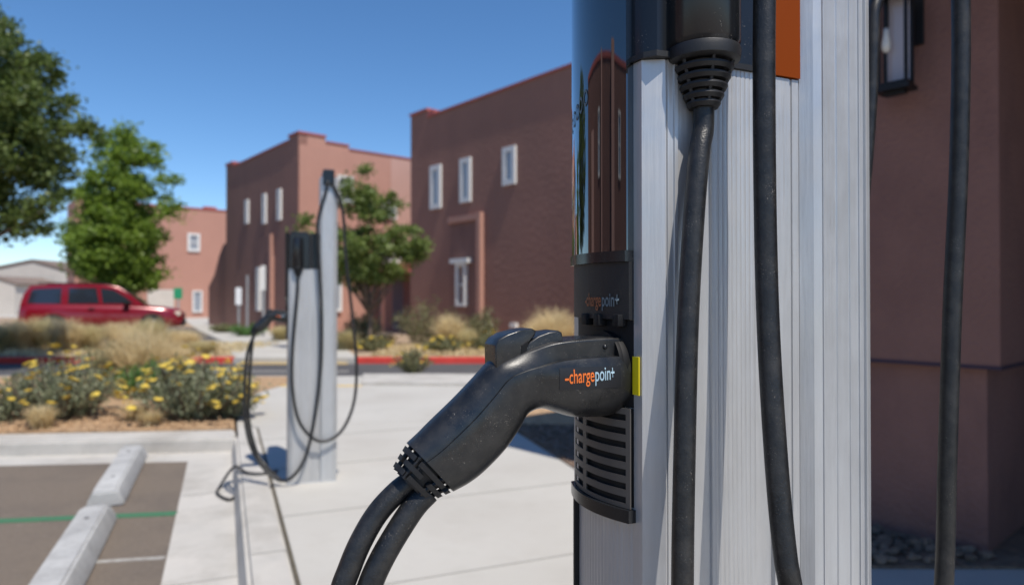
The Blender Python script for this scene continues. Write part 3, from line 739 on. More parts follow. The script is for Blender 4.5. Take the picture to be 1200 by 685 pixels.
    for v in [g for g in ex['geom'] if isinstance(g, bmesh.types.BMVert)]: v.co.x += 0.0015
    g_ = obj('vent_grille', bm, 'vent', t)
    obj('vent_backing', bowed(1.037, 1.1425, -0.003, 0.003), 'hole', t)
    obj('vent_lip', bowed(1.022, 1.0355, 0.007, 0.022, 0.0225, 0.1525), 'blk', t, smooth=True, autos=30)
    # --- mast
    mp = [(0.2315, 0.012), (0.2320, 0.004), (0.243, -0.0065), (0.254, -0.0085), (0.2545, -0.0098), (0.2560, -0.0098), (0.2565, -0.0085), (0.2755, -0.0075), (0.2762, -0.0062), (0.2778, -0.0062), (0.279, -0.0075),
          (0.2975, -0.0065), (0.2980, -0.0053), (0.2996, -0.0053), (0.3005, -0.0065), (0.3150, -0.0055), (0.3155, -0.0070), (0.3170, -0.0070), (0.318, -0.0050), (0.327, -0.003), (0.3275, -0.0060), (0.3295, -0.0058), (0.333, -0.002), (0.346, 0.004), (0.353, 0.016)]
    mp = mp + [(x, W-y) for x, y in mp[::-1]]
    bm = B(); prism(bm, mp, 0.0, 2.17); obj('mast', bm, 'alu2', t)
    bm = B(); box(bm, 0.250, 0.330, -0.034, W+0.034, 2.11, 2.222, 0.010); obj('mast_cap', bm, 'blk', t)
    bm = B(); box(bm, 0.012, 0.348, -0.008, W+0.008, -0.05, 0.006, 0.002); obj('base_plate', bm, 'alu2', t)
    bm = B(); box(bm, 0.0125, 0.020, W-0.0278, W-0.024, 0.1, 1.03, 0.0008); obj('edge_gasket', bm, 'blkm', t)
    return t
near = make_charger('large grey charging station in the foreground with a black plug in its holster', NO, NDZ)
far = make_charger('smaller blurred charging station standing farther along the walkway kerb', FO, FDZ, detail=False, ang=FRZ)

# ---------------------------------------------------------------- charging connector
HB = 0.066
def make_gun(label, org, dz, cables, ang=RZ):
    t = thing('charging_connector', label, 'charging plug', (org[0], org[1], dz), ang, 'charging plugs docked in their stations')
    pairs = [((478, 519), (529, 573), 0.026), ((490, 508), (547, 563), 0.0275), ((505, 493), (565, 549), 0.0285), ((532, 467), (589, 524), 0.029), ((556, 442), (605, 500), 0.029),
             ((575, 422), (614, 484), 0.030), ((594, 413), (630, 477), 0.032), ((616, 406), (647, 481), 0.036), ((640, 399), (664, 486), 0.039), ((672, 395), (684, 487), 0.0405), ((702, 393.5), (706, 485), 0.0405), ((717, 393.5), (718, 481), 0.0395)]
    sec = []
    for u_, l_, wd in pairs:
        pu = NL(u_[0], u_[1], HB); plo = NL(l_[0], l_[1], HB)
        sec.append((pu, plo, wd))
    n = 6
    PU = catmull([s_[0] for s_ in sec], n); PL = catmull([s_[1] for s_ in sec], n); WD = [v.x for v in catmull([Vector((s_[2], 0, 0)) for s_ in sec], n)]
    N1, N2 = 44, 26; seg = 2*(N1+N2+1)
    def half_section(f_):
        g_ = max(0, min(1, (f_-0.50)/0.25)); g_ = g_*g_*(3-2*g_)       # 0 on the grip, 1 on the barrel
        k0 = 0.42+0.12*g_; e = 2.0/2.4; th0 = math.asin(k0**(1/e)); P = []
        for i in range(N1+1):
            th = -math.pi/2+(th0+math.pi/2)*i/N1
            P.append((max(0.0, math.cos(th))**e, math.copysign(abs(math.sin(th))**e, math.sin(th))))
        for i in range(N2+1):
            u_ = i/N2; th = th0+(math.pi/2-th0)*u_
            gx, gy = max(0.0, math.cos(th))**e*0.88, math.sin(th)**e     # narrower upper shell of the grip
            if u_ < 0.55: rx, ry = 0.67, k0+0.015+(0.955-k0-0.015)*u_/0.55  # flat sided rail on the barrel
            elif u_ < 0.7: v_ = (u_-0.55)/0.15; rx, ry = 0.67-0.06*v_, 0.955+0.045*v_
            else: rx, ry = 0.61*(1-(u_-0.7)/0.3), 1.0
            P.append((gx*(1-g_)+rx*g_, gy*(1-g_)+ry*g_))
        return P
    bm = B(); rings = []
    NS = len(PU)
    for i, (pu, plo, wd) in enumerate(zip(PU, PL, WD)):
        c = (pu+plo)/2; h = (pu-plo)/2; f_ = i/(NS-1); H_ = half_section(f_)
        full = H_ + [(-x, y) for x, y in H_[::-1][1:-1]]
        rings.append([bm.verts.new(c + h*y + Vector((0, -1, 0))*wd*x) for x, y in full])
    seg = len(rings[0])
    for p, q in zip(rings, rings[1:]):
        for k_ in range(seg): bm.faces.new([p[k_], p[(k_+1) % seg], q[(k_+1) % seg], q[k_]])
    bm.faces.new(rings[0][::-1]); bm.faces.new(rings[-1])
    bmesh.ops.recalc_face_normals(bm, faces=bm.faces[:])
    tree = BVHTree.FromBMesh(bm)
    body = obj('handle_body', bm, 'gun', t, smooth=True, autos=38)
    # front collar going into the holster
    zc = 1.186
    rot = Matrix.Translation((0, HB, zc)) @ Matrix.Rotation(R(-90), 4, 'Y')
    bm = B(); lathe(bm, [(0.030, -0.012), (0.037, -0.012), (0.039, -0.008), (0.0385, -0.004)], (0, 0), 48, mtx=rot); obj('collar', bm, 'dark', t, autos=35)
    # latch button and guard
    def px_prism(pts, b0, b1, bev):
        bm = B(); prism_y(bm, [(lambda v: (v.x, v.z))(NL(x, y, HB-0.01)) for x, y in pts], HB+b0, HB+b1, bev); return bm
    obj('latch_button', px_prism([(578.5, 432), (578, 404), (582, 397), (593, 390.5), (608, 386.5), (621, 384.5), (625.5, 387), (624, 393), (613, 401), (611, 432)], -0.0165, 0.0165, 0.0018), 'gun', t, autos=30)
    obj('latch_guard', px_prism([(613.5, 432), (613.5, 407), (618, 400), (628, 393), (640, 388.5), (651, 386.8), (655, 389), (656.5, 400), (656, 430)], -0.0175, 0.0175, 0.0018), 'gun', t, autos=30)
    obj('latch_gap_shade', px_prism([(606, 428), (608, 404), (616, 398), (617, 428)], -0.0172, 0.0172, 0.0005), 'dark', t)  # solid dark piece painting the shade between the two pads
    # label and lettering on the barrel
    def surf(a, z, off):
        h_ = tree.ray_cast(Vector((a, HB-0.12, z)), Vector((0, 1, 0)))
        bb = h_[0].y if h_[0] is not None else HB-0.035
        return Vector((a, bb-off, z))
    pL0 = NL(657, 434, 0.026); pL1 = NL(727, 430, 0.026)
    za, zb_ = NL(660, 457, 0.026).z, NL(660, 431, 0.026).z
    nA, nZ = 24, 8; bm = B(); g = {}
    for i in range(nA+1):
        for j in range(nZ+1):
            a_ = pL0.x+(pL1.x-pL0.x)*i/nA; a_ = min(a_, 0.017); z_ = za+(zb_-za)*j/nZ
            g[i, j] = bm.verts.new(surf(a_, z_, 0.0006))
    for i in range(nA):
        for j in range(nZ): bm.faces.new([g[i, j], g[i+1, j], g[i+1, j+1], g[i, j+1]])
    bmesh.ops.remove_doubles(bm, verts=bm.verts[:], dist=1e-6)
    obj('logo_label', bm, 'sticker', body)
    def word(txt, size, squash, m, x0, z):
        cu = bpy.data.curves.new('t', 'FONT'); cu.body = txt; cu.size = size; cu.offset = size*0.008
        to = bpy.data.objects.new('t', cu); col.objects.link(to); bpy.context.view_layer.update()
        me = bpy.data.meshes.new_from_object(to.evaluated_get(bpy.context.evaluated_depsgraph_get())); bpy.data.objects.remove(to)
        bmm = B(); bmm.from_mesh(me); wid = max(v.co.x for v in bmm.verts)*squash
        bmesh.ops.subdivide_edges(bmm, edges=[e for e in bmm.edges if e.calc_length() > size*0.25], cuts=2)
        for v in bmm.verts: v.co = surf(min(x0+v.co.x*squash, 0.018), z+v.co.y+0.05*(x0+v.co.x*squash+0.06), 0.0012)
        obj('logo_lettering', bmm, m, body); return wid
    sz = 0.0205; x = NL(662, 440, 0.026).x; zt_ = NL(665, 449.5, 0.026).z
    span = NL(731, 440, 0.026).x - x
    x += word('-', sz, 0.8, 'otext', x, zt_)+0.0002
    x += word('charge', sz, 0.53, 'otext', x, zt_)+0.0006
    x += word('poin', sz, 0.53, 'btext', x, zt_)+0.0002
    word('+', sz, 0.42, 'btext', x, zt_)
    # screw on the upper shell
    bm = B(); p = surf(NL(708, 406, 0.04).x, NL(708, 406, 0.04).z, 0.0)
    bmesh.ops.create_uvsphere(bm, u_segments=16, v_segments=8, radius=0.0028, matrix=Matrix.Translation(p)); obj('screw', bm, 'blk', body, smooth=True)
    # strain relief: tapering core with staggered fins
    cu0, cl0 = NL(478, 519, HB), NL(529, 573, HB)
    cu1, cl1 = NL(460, 549, HB), NL(500, 587, HB)
    c0, c1 = (cu0+cl0)/2, (cu1+cl1)/2; h0, h1 = (cu0-cl0)/2, (cu1-cl1)/2
    ax = (c1-c0); yb_ = Vector((0, 1, 0))
    bm = B()
    def ringpt(f_, th, sc_):
        c = c0+ax*f_; h = h0.lerp(h1, f_); wd = (0.026+(0.019-0.026)*f_)
        cs, sn = math.cos(th), math.sin(th); e = 2/2.5
        return c + h*sc_*math.copysign(abs(sn)**e, sn) + yb_*wd*sc_*math.copysign(abs(cs)**e, cs)
    seg2 = 48; rr = []
    for f_, s_ in ((-0.05, 0.66), (0.98, 0.70)):
        rr.append([bm.verts.new(ringpt(f_, 2*math.pi*k_/seg2, s_)) for k_ in range(seg2)])
    for k_ in range(seg2): bm.faces.new([rr[0][k_], rr[0][(k_+1) % seg2], rr[1][(k_+1) % seg2], rr[1][k_]])
    bm.faces.new(rr[0][::-1]); bm.faces.new(rr[1])
    rows = 3
    for r_ in range(rows):
        fa = 0.10+r_*0.31; fb = fa+0.19
        nseg = 5
        for s_ in range(nseg):
            t0 = 2*math.pi*(s_+(0.5 if r_ % 2 else 0)+0.10)/nseg; t1 = t0+2*math.pi*0.80/nseg
            m_ = 8; q4 = []
            for k_ in range(m_+1):
                th = t0+(t1-t0)*k_/m_
                q4.append([bm.verts.new(ringpt(fa, th, 0.64)), bm.verts.new(ringpt(fa, th, 0.985)), bm.verts.new(ringpt(fb, th, 0.985)), bm.verts.new(ringpt(fb, th, 0.64))])
            for p, q in zip(q4, q4[1:]):
                for i in range(4): bm.faces.new([p[i], p[(i+1) % 4], q[(i+1) % 4], q[i]])
            bm.faces.new(q4[0]); bm.faces.new(q4[-1][::-1])
    # spine ribs joining the fins
    for s_ in range(6):
        th = 2*math.pi*(s_+0.30)/6
        tube(bm, [ringpt(-0.04, th, 0.80), ringpt(0.95, th, 0.80)], 0.0026, 6)
    obj('strain_relief', bm, 'blkm', t, autos=35)
    for pts, r_ in cables:
        bm = B(); tube(bm, catmull(pts, 12), r_, 24); obj('cable', bm, 'rub', t, smooth=True)
    return t
def nl(l): return [NL(*p) for p in l]
cabA = nl([(486, 560, HB+0.004), (466, 575, HB+0.004), (443, 600, HB+0.003), (424, 632, HB), (410, 665, HB-0.003), (399, 700, HB-0.005), (388, 780, HB), (392, 900, HB+0.01), (470, 1060, HB), (620, 1120, HB-0.03), (760, 1080, -0.05), (900, 930, -0.055), (945, 800, -0.10), (925, 685, -0.095), (918, 640, -0.090), (909, 540, -0.078), (900, 380, -0.062), (896.5, 200, -0.055), (897, 0, -0.055), (903, -200, -0.05), (918, -420, -0.035), (930, -560, -0.02)])
cabA[-1] = Vector((0.285, -0.02, 2.15)); cabA[-2] = Vector((0.262, -0.035, 2.02))
cabB = nl([(502, 575, HB-0.004), (486, 592, HB-0.005), (466, 622, HB-0.006), (447, 655, HB-0.008), (434, 685, HB-0.009), (421, 730, HB-0.01), (412, 800, HB), (425, 950, HB+0.02), (520, 1120, HB+0.04)])
cabB.append(Vector((0.0, 0.09, 0.25)))
make_gun('black charging plug in focus, docked in the foreground station with two cables hanging from it', NO, NDZ, [(cabA, 0.0112), (cabB, 0.0122)])

# cable 1 of the near station: from its outlet, down, and back up behind the mast
c1 = [Vector((0.082, -0.012, 1.47)), Vector((0.0815, -0.0125, 1.44))] + nl([(820, 180, -0.016), (813, 260, -0.020), (806, 380, -0.025), (801.5, 540, -0.037), (799, 685, -0.046), (800, 850, -0.06), (830, 1080, -0.06), (960, 1230, -0.04)])
c1 += nl([(1050, 1120, 0.0), (1088, 880, 0.0), (1104, 685, 0.0), (1109, 540, 0.0), (1116, 360, 0.0), (1125, 180, 0.0), (1128, 0, 0.0), (1120, -180, 0.0), (1085, -360, 0.0)])
c1.append(Vector((0.35, -0.01, 2.13))); c1.append(Vector((0.29, -0.02, 2.15)))
bm = B(); tube(bm, catmull(c1, 12), 0.0110, 24)
o = obj('charging_cable', bm, 'rub', smooth=True); o.location = (NO[0], NO[1], NDZ); o.rotation_euler = (0, 0, RZ)
tag(o, 'black cable hanging from the ribbed outlet of the foreground station, looping back up behind it', 'cable', 'cables of the charging stations')
# cable behind the mast on the other side
W2 = 2*FC
c3 = [Vector((0.285, W2+0.02, 2.15)), Vector((0.33, W2+0.03, 2.0))] + nl([(1026, -60, W2+0.02), (1024.5, 20, W2+0.02), (1021, 110, W2+0.02), (1015, 190, W2+0.022), (1004, 300, W2+0.024), (985, 480, W2+0.03), (960, 700, W2+0.05), (940, 900, W2+0.05), (860, 960, W2+0.05)])
c3 += [Vector((0.12, W2+0.05, 0.55)), Vector((0.085, W2+0.02, 0.9)), Vector((0.082, W2+0.012, 1.46))]
bm = B(); tube(bm, catmull(c3, 12), 0.011, 20)
o = obj('charging_cable', bm, 'rub', smooth=True); o.location = (NO[0], NO[1], NDZ); o.rotation_euler = (0, 0, RZ)
tag(o, 'black cable showing as a thin strip just behind the right edge of the foreground mast', 'cable', 'cables of the charging stations')

# far station: plug with its cable, and its looping cable
def fl(l): return [FL(*p) for p in l]
gz = [v for v in (NL(478, 560, HB), )]
fA = [NL(486, 560, HB), NL(470, 580, HB)] + fl([(298, 392, HB), (290, 415, HB), (287, 460, HB), (289, 500, HB), (299, 532, HB-0.02), (318, 556, -0.01), (338, 561, -0.06), (357, 538, -0.07), (369, 490, -0.06), (376, 430, -0.05), (377, 370, -0.05), (374, 310, -0.05), (372, 262, -0.05)]) + [Vector((0.275, -0.035, 2.08)), Vector((0.285, -0.02, 2.15))]
fB = [NL(502, 575, HB), NL(492, 590, HB-0.005)] + fl([(296, 400, HB+0.02), (293, 440, HB+0.02), (292, 490, HB+0.03), (300, 525, HB+0.02)]) + fl([(312, 545, 0.03), (330, 562, 0.0)])
make_gun('small blurred charging plug docked on the left side of the farther station', FO, FDZ, [(fA, 0.0112), (fB, 0.0112)], FRZ)
f1 = [Vector((0.082, -0.012, 1.47)), Vector((0.082, -0.0125, 1.43))] + fl([(348, 350, -0.03), (343, 410, -0.04), (343, 455, -0.05), (352, 495, -0.06), (374, 516, -0.06), (398, 507, -0.04), (414, 475, -0.02), (418, 430, -0.01), (413, 370, 0.0), (405, 300, 0.0), (401, 245, -0.01)]) + [Vector((0.31, -0.02, 2.13)), Vector((0.29, -0.02, 2.15))]
bm = B(); tube(bm, catmull(f1, 12), 0.011, 16)
o = obj('charging_cable', bm, 'rub', smooth=True); o.location = (FO[0], FO[1], FDZ); o.rotation_euler = (0, 0, FRZ)
tag(o, 'black cable hanging in a wide loop in front of the farther charging station', 'cable', 'cables of the charging stations')
# loose cable end lying over the kerb by the far station
pts = [Vector((*G(285, 507, 0), 0.30)), Vector((*G(296, 508, 0), 0.36)), Vector((*G(310, 520, 0), 0.18)), Vector((*G(326, 553, 0), 0.015)), Vector((*G(310, 556, 0), 0.014)), Vector((*G(290, 556, 0), 0.02)), Vector((*G(275, 566, ZL), 0.0)), Vector((*G(258, 573, ZL), ZL+0.02)), Vector((*G(256, 580, ZL), ZL+0.016)), Vector((*G(270, 587, ZL), ZL+0.016)), Vector((*G(280, 580, ZL), ZL+0.02))]
bm = B(); tube(bm, catmull(pts[3:], 10), 0.010, 12)
tag(obj('charging_cable', bm, 'rub', smooth=True), 'slack end of black cable lying over the kerb beside the farther station', 'cable', 'cables of the charging stations')
# pad of the near station
b = B(); box(b, -0.06, 0.42, -0.08, 0.26, -0.05, -0.0005+0.038); o = obj('station_pad', b, 'conc2'); o.location = (NO[0], NO[1], 0.001); o.rotation_euler = (0, 0, RZ); struct(o)

# ================================================================ VEHICLE
def wheel(parent, x, y, r=0.37):
    m_ = Matrix.Translation((x, y, r)) @ Matrix.Rotation(R(90), 4, 'X')
    wh = thing_part('wheel', parent)
    bm = B(); lathe(bm, [(r*0.62, -0.11), (r*0.93, -0.12), (r, -0.09), (r, 0.09), (r*0.93, 0.12), (r*0.62, 0.11)], (0, 0), 36, mtx=m_); t_ = obj('tyre', bm, 'tyre', wh, autos=35)
    bm = B(); sy = -1 if y < 0 else 1
    lathe(bm, [(r*0.61, 0.09), (r*0.58, 0.115), (r*0.5, 0.10), (0.05, 0.10), (0.04, 0.12), (0.01, 0.12)], (0, 0), 30, mtx=m_ @ (Matrix.Scale(-1, 4, (0, 0, 1)) if sy > 0 else Matrix.Identity(4)))
    for k_ in range(5):
        mm = m_ @ (Matrix.Scale(-1, 4, (0, 0, 1)) if sy > 0 else Matrix.Identity(4)) @ Matrix.Rotation(k_*2*math.pi/5, 4, 'Z')
        box(bm, 0.05, r*0.56, -0.03, 0.03, 0.101, 0.125, 0, mm)
    obj('rim', bm, 'rim', wh, autos=35)
def thing_part(name, parent):
    o = bpy.data.objects.new(name, None); col.objects.link(o); o.parent = parent; return o
heading = math.atan2(U.y, U.x)
fc = P3(214, 350, 24.0)     # front bumper near corner
car = thing('parked_suv', 'dark red sport utility vehicle parked behind the dry grasses at the left', 'car', (0, 0, 0), heading)
LN = 4.85
hd = Vector((math.cos(heading), math.sin(heading))); lt = Vector((-hd.y, hd.x))
c_ = Vector((fc.x, fc.y)) - hd*LN/2 + lt*0.93
car.location = (c_.x, c_.y, 0.006)
# body loft: stations along x (front = +)
st = [(-2.42, 0.50, 0.92, 0.80), (-2.36, 0.34, 1.08, 0.88), (-2.0, 0.30, 1.12, 0.925), (-1.0, 0.28, 1.11, 0.935), (0.0, 0.28, 1.09, 0.935), (0.85, 0.28, 1.07, 0.93), (1.15, 0.29, 1.05, 0.925), (1.8, 0.30, 0.99, 0.91), (2.25, 0.32, 0.92, 0.86), (2.38, 0.36, 0.82, 0.76), (2.43, 0.45, 0.70, 0.68)]
bm = B(); rings = []
for x, z0, z1, hw_ in st:
    half = [(0, z0), (hw_*0.92, z0), (hw_*0.985, z0+0.08), (hw_, z0+(z1-z0)*0.45), (hw_*0.985, z0+(z1-z0)*0.75), (hw_*0.95, z1-0.05), (hw_*0.88, z1), (0, z1+0.03)]
    full = half + [(-y, z) for y, z in half[-2:0:-1]]
    rings.append([bm.verts.new((x, -y, z)) for y, z in full])
for p, q in zip(rings, rings[1:]):
    n = len(p)
    for k_ in range(n): bm.faces.new([p[k_], p[(k_+1) % n], q[(k_+1) % n], q[k_]])
bm.faces.new(rings[0]); bm.faces.new(rings[-1][::-1])
obj('body', bm, 'car', car, autos=50)
# greenhouse
gh = [(-2.36, 1.06, -2.12, 1.70), (1.22, 1.06, 0.42, 1.74)]
bm = B()
def ghp(x, z):
    f_ = (z-1.06)/0.7; return 0.86-0.15*f_
sidepts = [(-2.36, 1.06), (-2.28, 1.45), (-2.12, 1.72), (-1.6, 1.78), (-0.6, 1.80), (0.1, 1.77), (0.42, 1.70), (0.85, 1.40), (1.25, 1.06)]
lo = [bm.verts.new((x, -ghp(x, z), z)) for x, z in sidepts]; hi = [bm.verts.new((x, ghp(x, z), z)) for x, z in sidepts]
bm.faces.new(lo[::-1]); bm.faces.new(hi)
for i in range(len(lo)-1): bm.faces.new([lo[i], lo[i+1], hi[i+1], hi[i]])
bm.faces.new([lo[-1], lo[0], hi[0], hi[-1]])
bmesh.ops.bevel(bm, geom=[e for e in bm.edges if e.verts[0].co.z > 1.1 and e.verts[1].co.z > 1.1 and e.verts[0].co.y*e.verts[1].co.y > 0], offset=0.05, segments=3, affect='EDGES')
obj('cabin', bm, 'car', car, autos=45)
for sy in (-1, 1):
    for pts in ([(-2.16, 1.15), (-2.06, 1.56), (-1.98, 1.62), (-1.22, 1.66), (-1.22, 1.13)], [(-1.02, 1.13), (-1.02, 1.66), (-0.22, 1.67), (-0.12, 1.13)], [(-0.02, 1.13), (-0.10, 1.66), (0.30, 1.60), (0.62, 1.38), (0.92, 1.13)]):
        bm = B(); a_ = [bm.verts.new((x, sy*(ghp(x, z)+0.006), z)) for x, z in pts]; b_ = [bm.verts.new((x, sy*(ghp(x, z)-0.02), z)) for x, z in pts]
        bm.faces.new(a_); bm.faces.new(b_[::-1])
        for i in range(len(a_)): bm.faces.new([a_[i], a_[(i+1) % len(a_)], b_[(i+1) % len(a_)], b_[i]])
        obj('side_window', bm, 'carglass', car)
    bm = B(); box(bm, -1.9, 0.1, sy*0.62-0.02, sy*0.62+0.02, 1.80, 1.835, 0.006); obj('roof_rail', bm, 'blackmetal', car)
    bm = B(); box(bm, 0.62, 0.80, sy*0.98-0.09, sy*0.98+0.09, 1.10, 1.24, 0.02); obj('side_mirror', bm, 'blackmetal', car)
    bm = B(); box(bm, 2.16, 2.36, sy*0.72-0.13, sy*0.72+0.13, 0.70, 0.86, 0.03); obj('headlight', bm, 'hl', car)
    for xx in (-0.14, 0.86):
        bm = B(); box(bm, xx-1.0+0.72, xx-1.0+0.90, sy*0.945-0.015, sy*0.945+0.015, 0.95, 0.985, 0.004); obj('door_handle', bm, 'blackmetal', car)
    bm = B(); box(bm, -1.2, 1.0, sy*0.925-0.02, sy*0.925+0.02, 0.26, 0.36, 0.01); obj('running_board', bm, 'blackmetal', car)
    for xx in (-1.42, 1.48):
        bm = B()
        arch = [(xx+0.47*math.cos(a_), 0.37+0.47*math.sin(a_)) for a_ in [R(v) for v in range(-10, 191, 10)]]
        inn = [(xx+0.42*math.cos(a_), 0.37+0.42*math.sin(a_)) for a_ in [R(v) for v in range(190, -11, -10)]]
        n = len(arch)
        for i in range(n-1):
            o1, o2 = arch[i], arch[i+1]; i1, i2 = inn[n-1-i], inn[n-2-i]
            y_ = sy*0.945; yi = sy*0.86
            vs = [bm.verts.new((p[0], yy, p[1])) for yy in (y_, yi) for p in (o1, o2, i2, i1)]
            for f_ in ((0, 1, 2, 3), (4, 7, 6, 5), (0, 4, 5, 1), (3, 2, 6, 7)): bm.faces.new([vs[j] for j in f_])
        obj('wheel_arch', bm, 'car', car)
        bm = B(); prism_y(bm, inn, sy*0.938, sy*0.80); obj('wheel_well', bm, 'tyre', car)
        wheel(car, xx, sy*0.86)
bm = B(); box(bm, 2.30, 2.47, -0.72, 0.72, 0.34, 0.56, 0.03); box(bm, 2.40, 2.45, -0.45, 0.45, 0.60, 0.78, 0.01); obj('front_bumper', bm, 'blackmetal', car)
bm = B(); vs = [bm.verts.new(p) for p in ((1.235, -0.76, 1.10), (0.44, -0.66, 1.70), (0.44, 0.66, 1.70), (1.235, 0.76, 1.10))]; vs2 = [bm.verts.new(v.co+Vector((0.012, 0, 0.014))) for v in vs]
bm.faces.new(vs[::-1]); bm.faces.new(vs2)
for i in range(4): bm.faces.new([vs[i], vs[(i+1) % 4], vs2[(i+1) % 4], vs2[i]])
obj('windscreen', bm, 'carglass', car)
bm = B(); box(bm, -2.47, -2.32, -0.8, 0.8, 0.38, 0.60, 0.03); obj('rear_bumper', bm, 'blackmetal', car)

# ================================================================ SIGNS
def signpost(px, ybase, D, ytop, label, plate=None, cat='sign post'):
    p = P3(px, 350, D); t = thing('sign_post', label, cat, (p.x, p.y, 0), 0, 'sign posts by the path')
    h = CH-(ytop-HOR)/FPX*D
    b = B(); box(b, -0.035, 0.035, -0.03, 0.03, 0, h); obj('post', b, 'post', t)
    if plate:
        z1 = CH-(plate[1]-HOR)/FPX*D; z0 = CH-(plate[2]-HOR)/FPX*D; wd = plate[0]/FPX*D/2
        b = B(); box(b, -wd, wd, -0.045, -0.031, z0, z1, 0.004); obj('sign_plate', b, plate[3], t)
signpost(280, 380, 25, 336, 'leftmost post by the path, carrying a white sign plate', (7, 337, 357, 'signw'))
signpost(290, 380, 25, 322, 'plain grey post between the white sign plate and the brown entry')
signpost(309, 384, 24, 311, 'grey post with a narrow pale plate at the brown entry', (5, 311, 340, 'wtrim'))
p = P3(209, 350, 40)
t = thing('sign_post', 'small green sign on a post beyond the red vehicle', 'sign post', (p.x, p.y, 0), 0, 'sign posts by the path')
b = B(); box(b, -0.04, 0.04, -0.03, 0.03, 0, 1.8); obj('post', b, 'post', t)
b = B(); box(b, -0.25, 0.25, -0.05, -0.031, 1.3, 1.95, 0.01); obj('sign_plate', b, 'signg', t)

# ================================================================ VEGETATION
def leaf(vs, fs, c, s, asp=0.5, nrm=None):
    d = Vector((random.gauss(0, 1), random.gauss(0, 1), random.gauss(0, 0.8))).normalized() if nrm is None else nrm
    e = d.orthogonal().normalized(); e.rotate(Quaternion(d, random.uniform(0, 6.28)))
    i = len(vs); vs.extend([c-d*s, c+e*s*asp, c+d*s, c-e*s*asp]); fs.append((i, i+1, i+2, i+3))
def tree(base, label, crowns, h0, trunk_r, nclump, nleaf, ls, m, cr=0.35, group='trees', name='tree', top=None):
    t = thing(name, label, 'tree', base, 0, group)
    cl = []
    tot = sum(a*b_*c for _, (a, b_, c) in crowns)
    for (cc, (ra, rb, rc)) in crowns:
        n = max(3, int(nclump*ra*rb*rc/tot))
        for _ in range(n):
            while True:
                p = Vector([random.uniform(-1, 1) for _ in range(3)])
                if 0.30 < p.length < 1.0: break
            cl.append(Vector(cc)+Vector((p.x*ra, p.y*rb, p.z*rc)))
    vs, fs = [], []
    for c in cl:
        k_ = cr*random.uniform(0.6, 1.3)
        for _ in range(nleaf):
            p = c + Vector((random.gauss(0, k_*0.5), random.gauss(0, k_*0.5), random.gauss(0, k_*0.33)))
            leaf(vs, fs, p, ls*random.uniform(0.7, 1.3))
    raw('crown', vs, fs, m, t)
    bm = B(); zt = max(c.z for c in cl)
    cen = Vector(crowns[0][0])
    tube(bm, catmull([(0, 0, 0), (0.05, 0.0, h0), (cen.x*0.5, cen.y*0.5, (h0+cen.z)/2), (cen.x, cen.y, zt*0.85)], 5), trunk_r, 10, rf=lambda f_: trunk_r*(1-0.85*f_))
    for c in random.sample(cl, min(40, len(cl))):
        z0 = max(h0*0.8, c.z-random.uniform(0.8, 1.6)*1.0)
        f_ = min(1, max(0, (z0-h0)/(zt-h0+0.01)))
        s_ = Vector((cen.x*f_, cen.y*f_, z0))
        mid = (s_+c)/2+Vector((0, 0, -0.12))
        r0 = trunk_r*0.35*(1-0.6*f_)
        tube(bm, [s_, mid, c], r0, 6, rf=lambda u_: r0*(1-0.8*u_)+0.006)
    obj('trunk', bm, 'bark', t, smooth=True)
    return t
# big tree at the left edge
pT = P3(-75, 350, 13)
def rel(px, py, D, base): v = P3(px, py, D); return (v.x-base.x, v.y-base.y, v.z)
bT = Vector((pT.x, pT.y, 0))
tree((pT.x, pT.y, 0), 'large dark green tree cut by the left edge of the photo', [(rel(-75, 140, 13, bT), (2.3, 2.2, 2.2)), (rel(-10, 70, 13, bT), (0.95, 1.0, 0.95)), (rel(20, 115, 13, bT), (0.55, 0.7, 0.6)),
     (rel(40, 160, 13, bT), (0.9, 0.8, 0.40)), (rel(80, 150, 13, bT), (0.38, 0.4, 0.22)), (rel(30, 215, 13, bT), (0.75, 0.8, 0.55)), (rel(8, 262, 13, bT), (0.75, 0.7, 0.35)), (rel(50, 235, 12.8, bT), (0.35, 0.4, 0.3)), (rel(0, 185, 12.8, bT), (0.95, 1.0, 0.8)), (rel(-10, 240, 12.8, bT), (0.8, 0.9, 0.6))],
     1.8, 0.16, 430, 120, 0.058, 'lf1', 0.27)
# mid green tree behind the vehicle
pT = P3(135, 350, 30); bT = Vector((pT.x, pT.y, 0))
tree((pT.x, pT.y, 0), 'bright green bushy tree rising behind the red vehicle', [(rel(135, 285, 30, bT), (1.95, 1.9, 1.75)), (rel(137, 235, 30, bT), (1.45, 1.4, 1.5)), (rel(146, 192, 30, bT), (0.85, 0.9, 1.15)), (rel(158, 170, 30, bT), (0.22, 0.3, 0.55)), (rel(180, 175, 30, bT), (0.25, 0.3, 0.3)), (rel(196, 250, 30, bT), (0.35, 0.3, 0.2)), (rel(138, 322, 30, bT), (1.8, 1.7, 0.8)),
     (rel(140, 165, 30, bT), (0.35, 0.35, 0.7)), (rel(122, 160, 30, bT), (0.22, 0.25, 0.45)), (rel(172, 185, 30, bT), (0.5, 0.4, 0.5)), (rel(188, 225, 30, bT), (0.5, 0.4, 0.35)), (rel(97, 225, 30, bT), (0.5, 0.4, 0.35)), (rel(84, 300, 30, bT), (0.35, 0.3, 0.5)), (rel(150, 155, 30, bT), (0.15, 0.2, 0.5)), (rel(186, 190, 30, bT), (0.4, 0.3, 0.28)), (rel(196, 212, 30, bT), (0.45, 0.3, 0.2)), (rel(200, 240, 30, bT), (0.4, 0.3, 0.16)), (rel(112, 178, 30, bT), (0.25, 0.2, 0.4)), (rel(82, 262, 30, bT), (0.35, 0.3, 0.25))],
     1.4, 0.16, 430, 75, 0.10, 'lf2', 0.42)
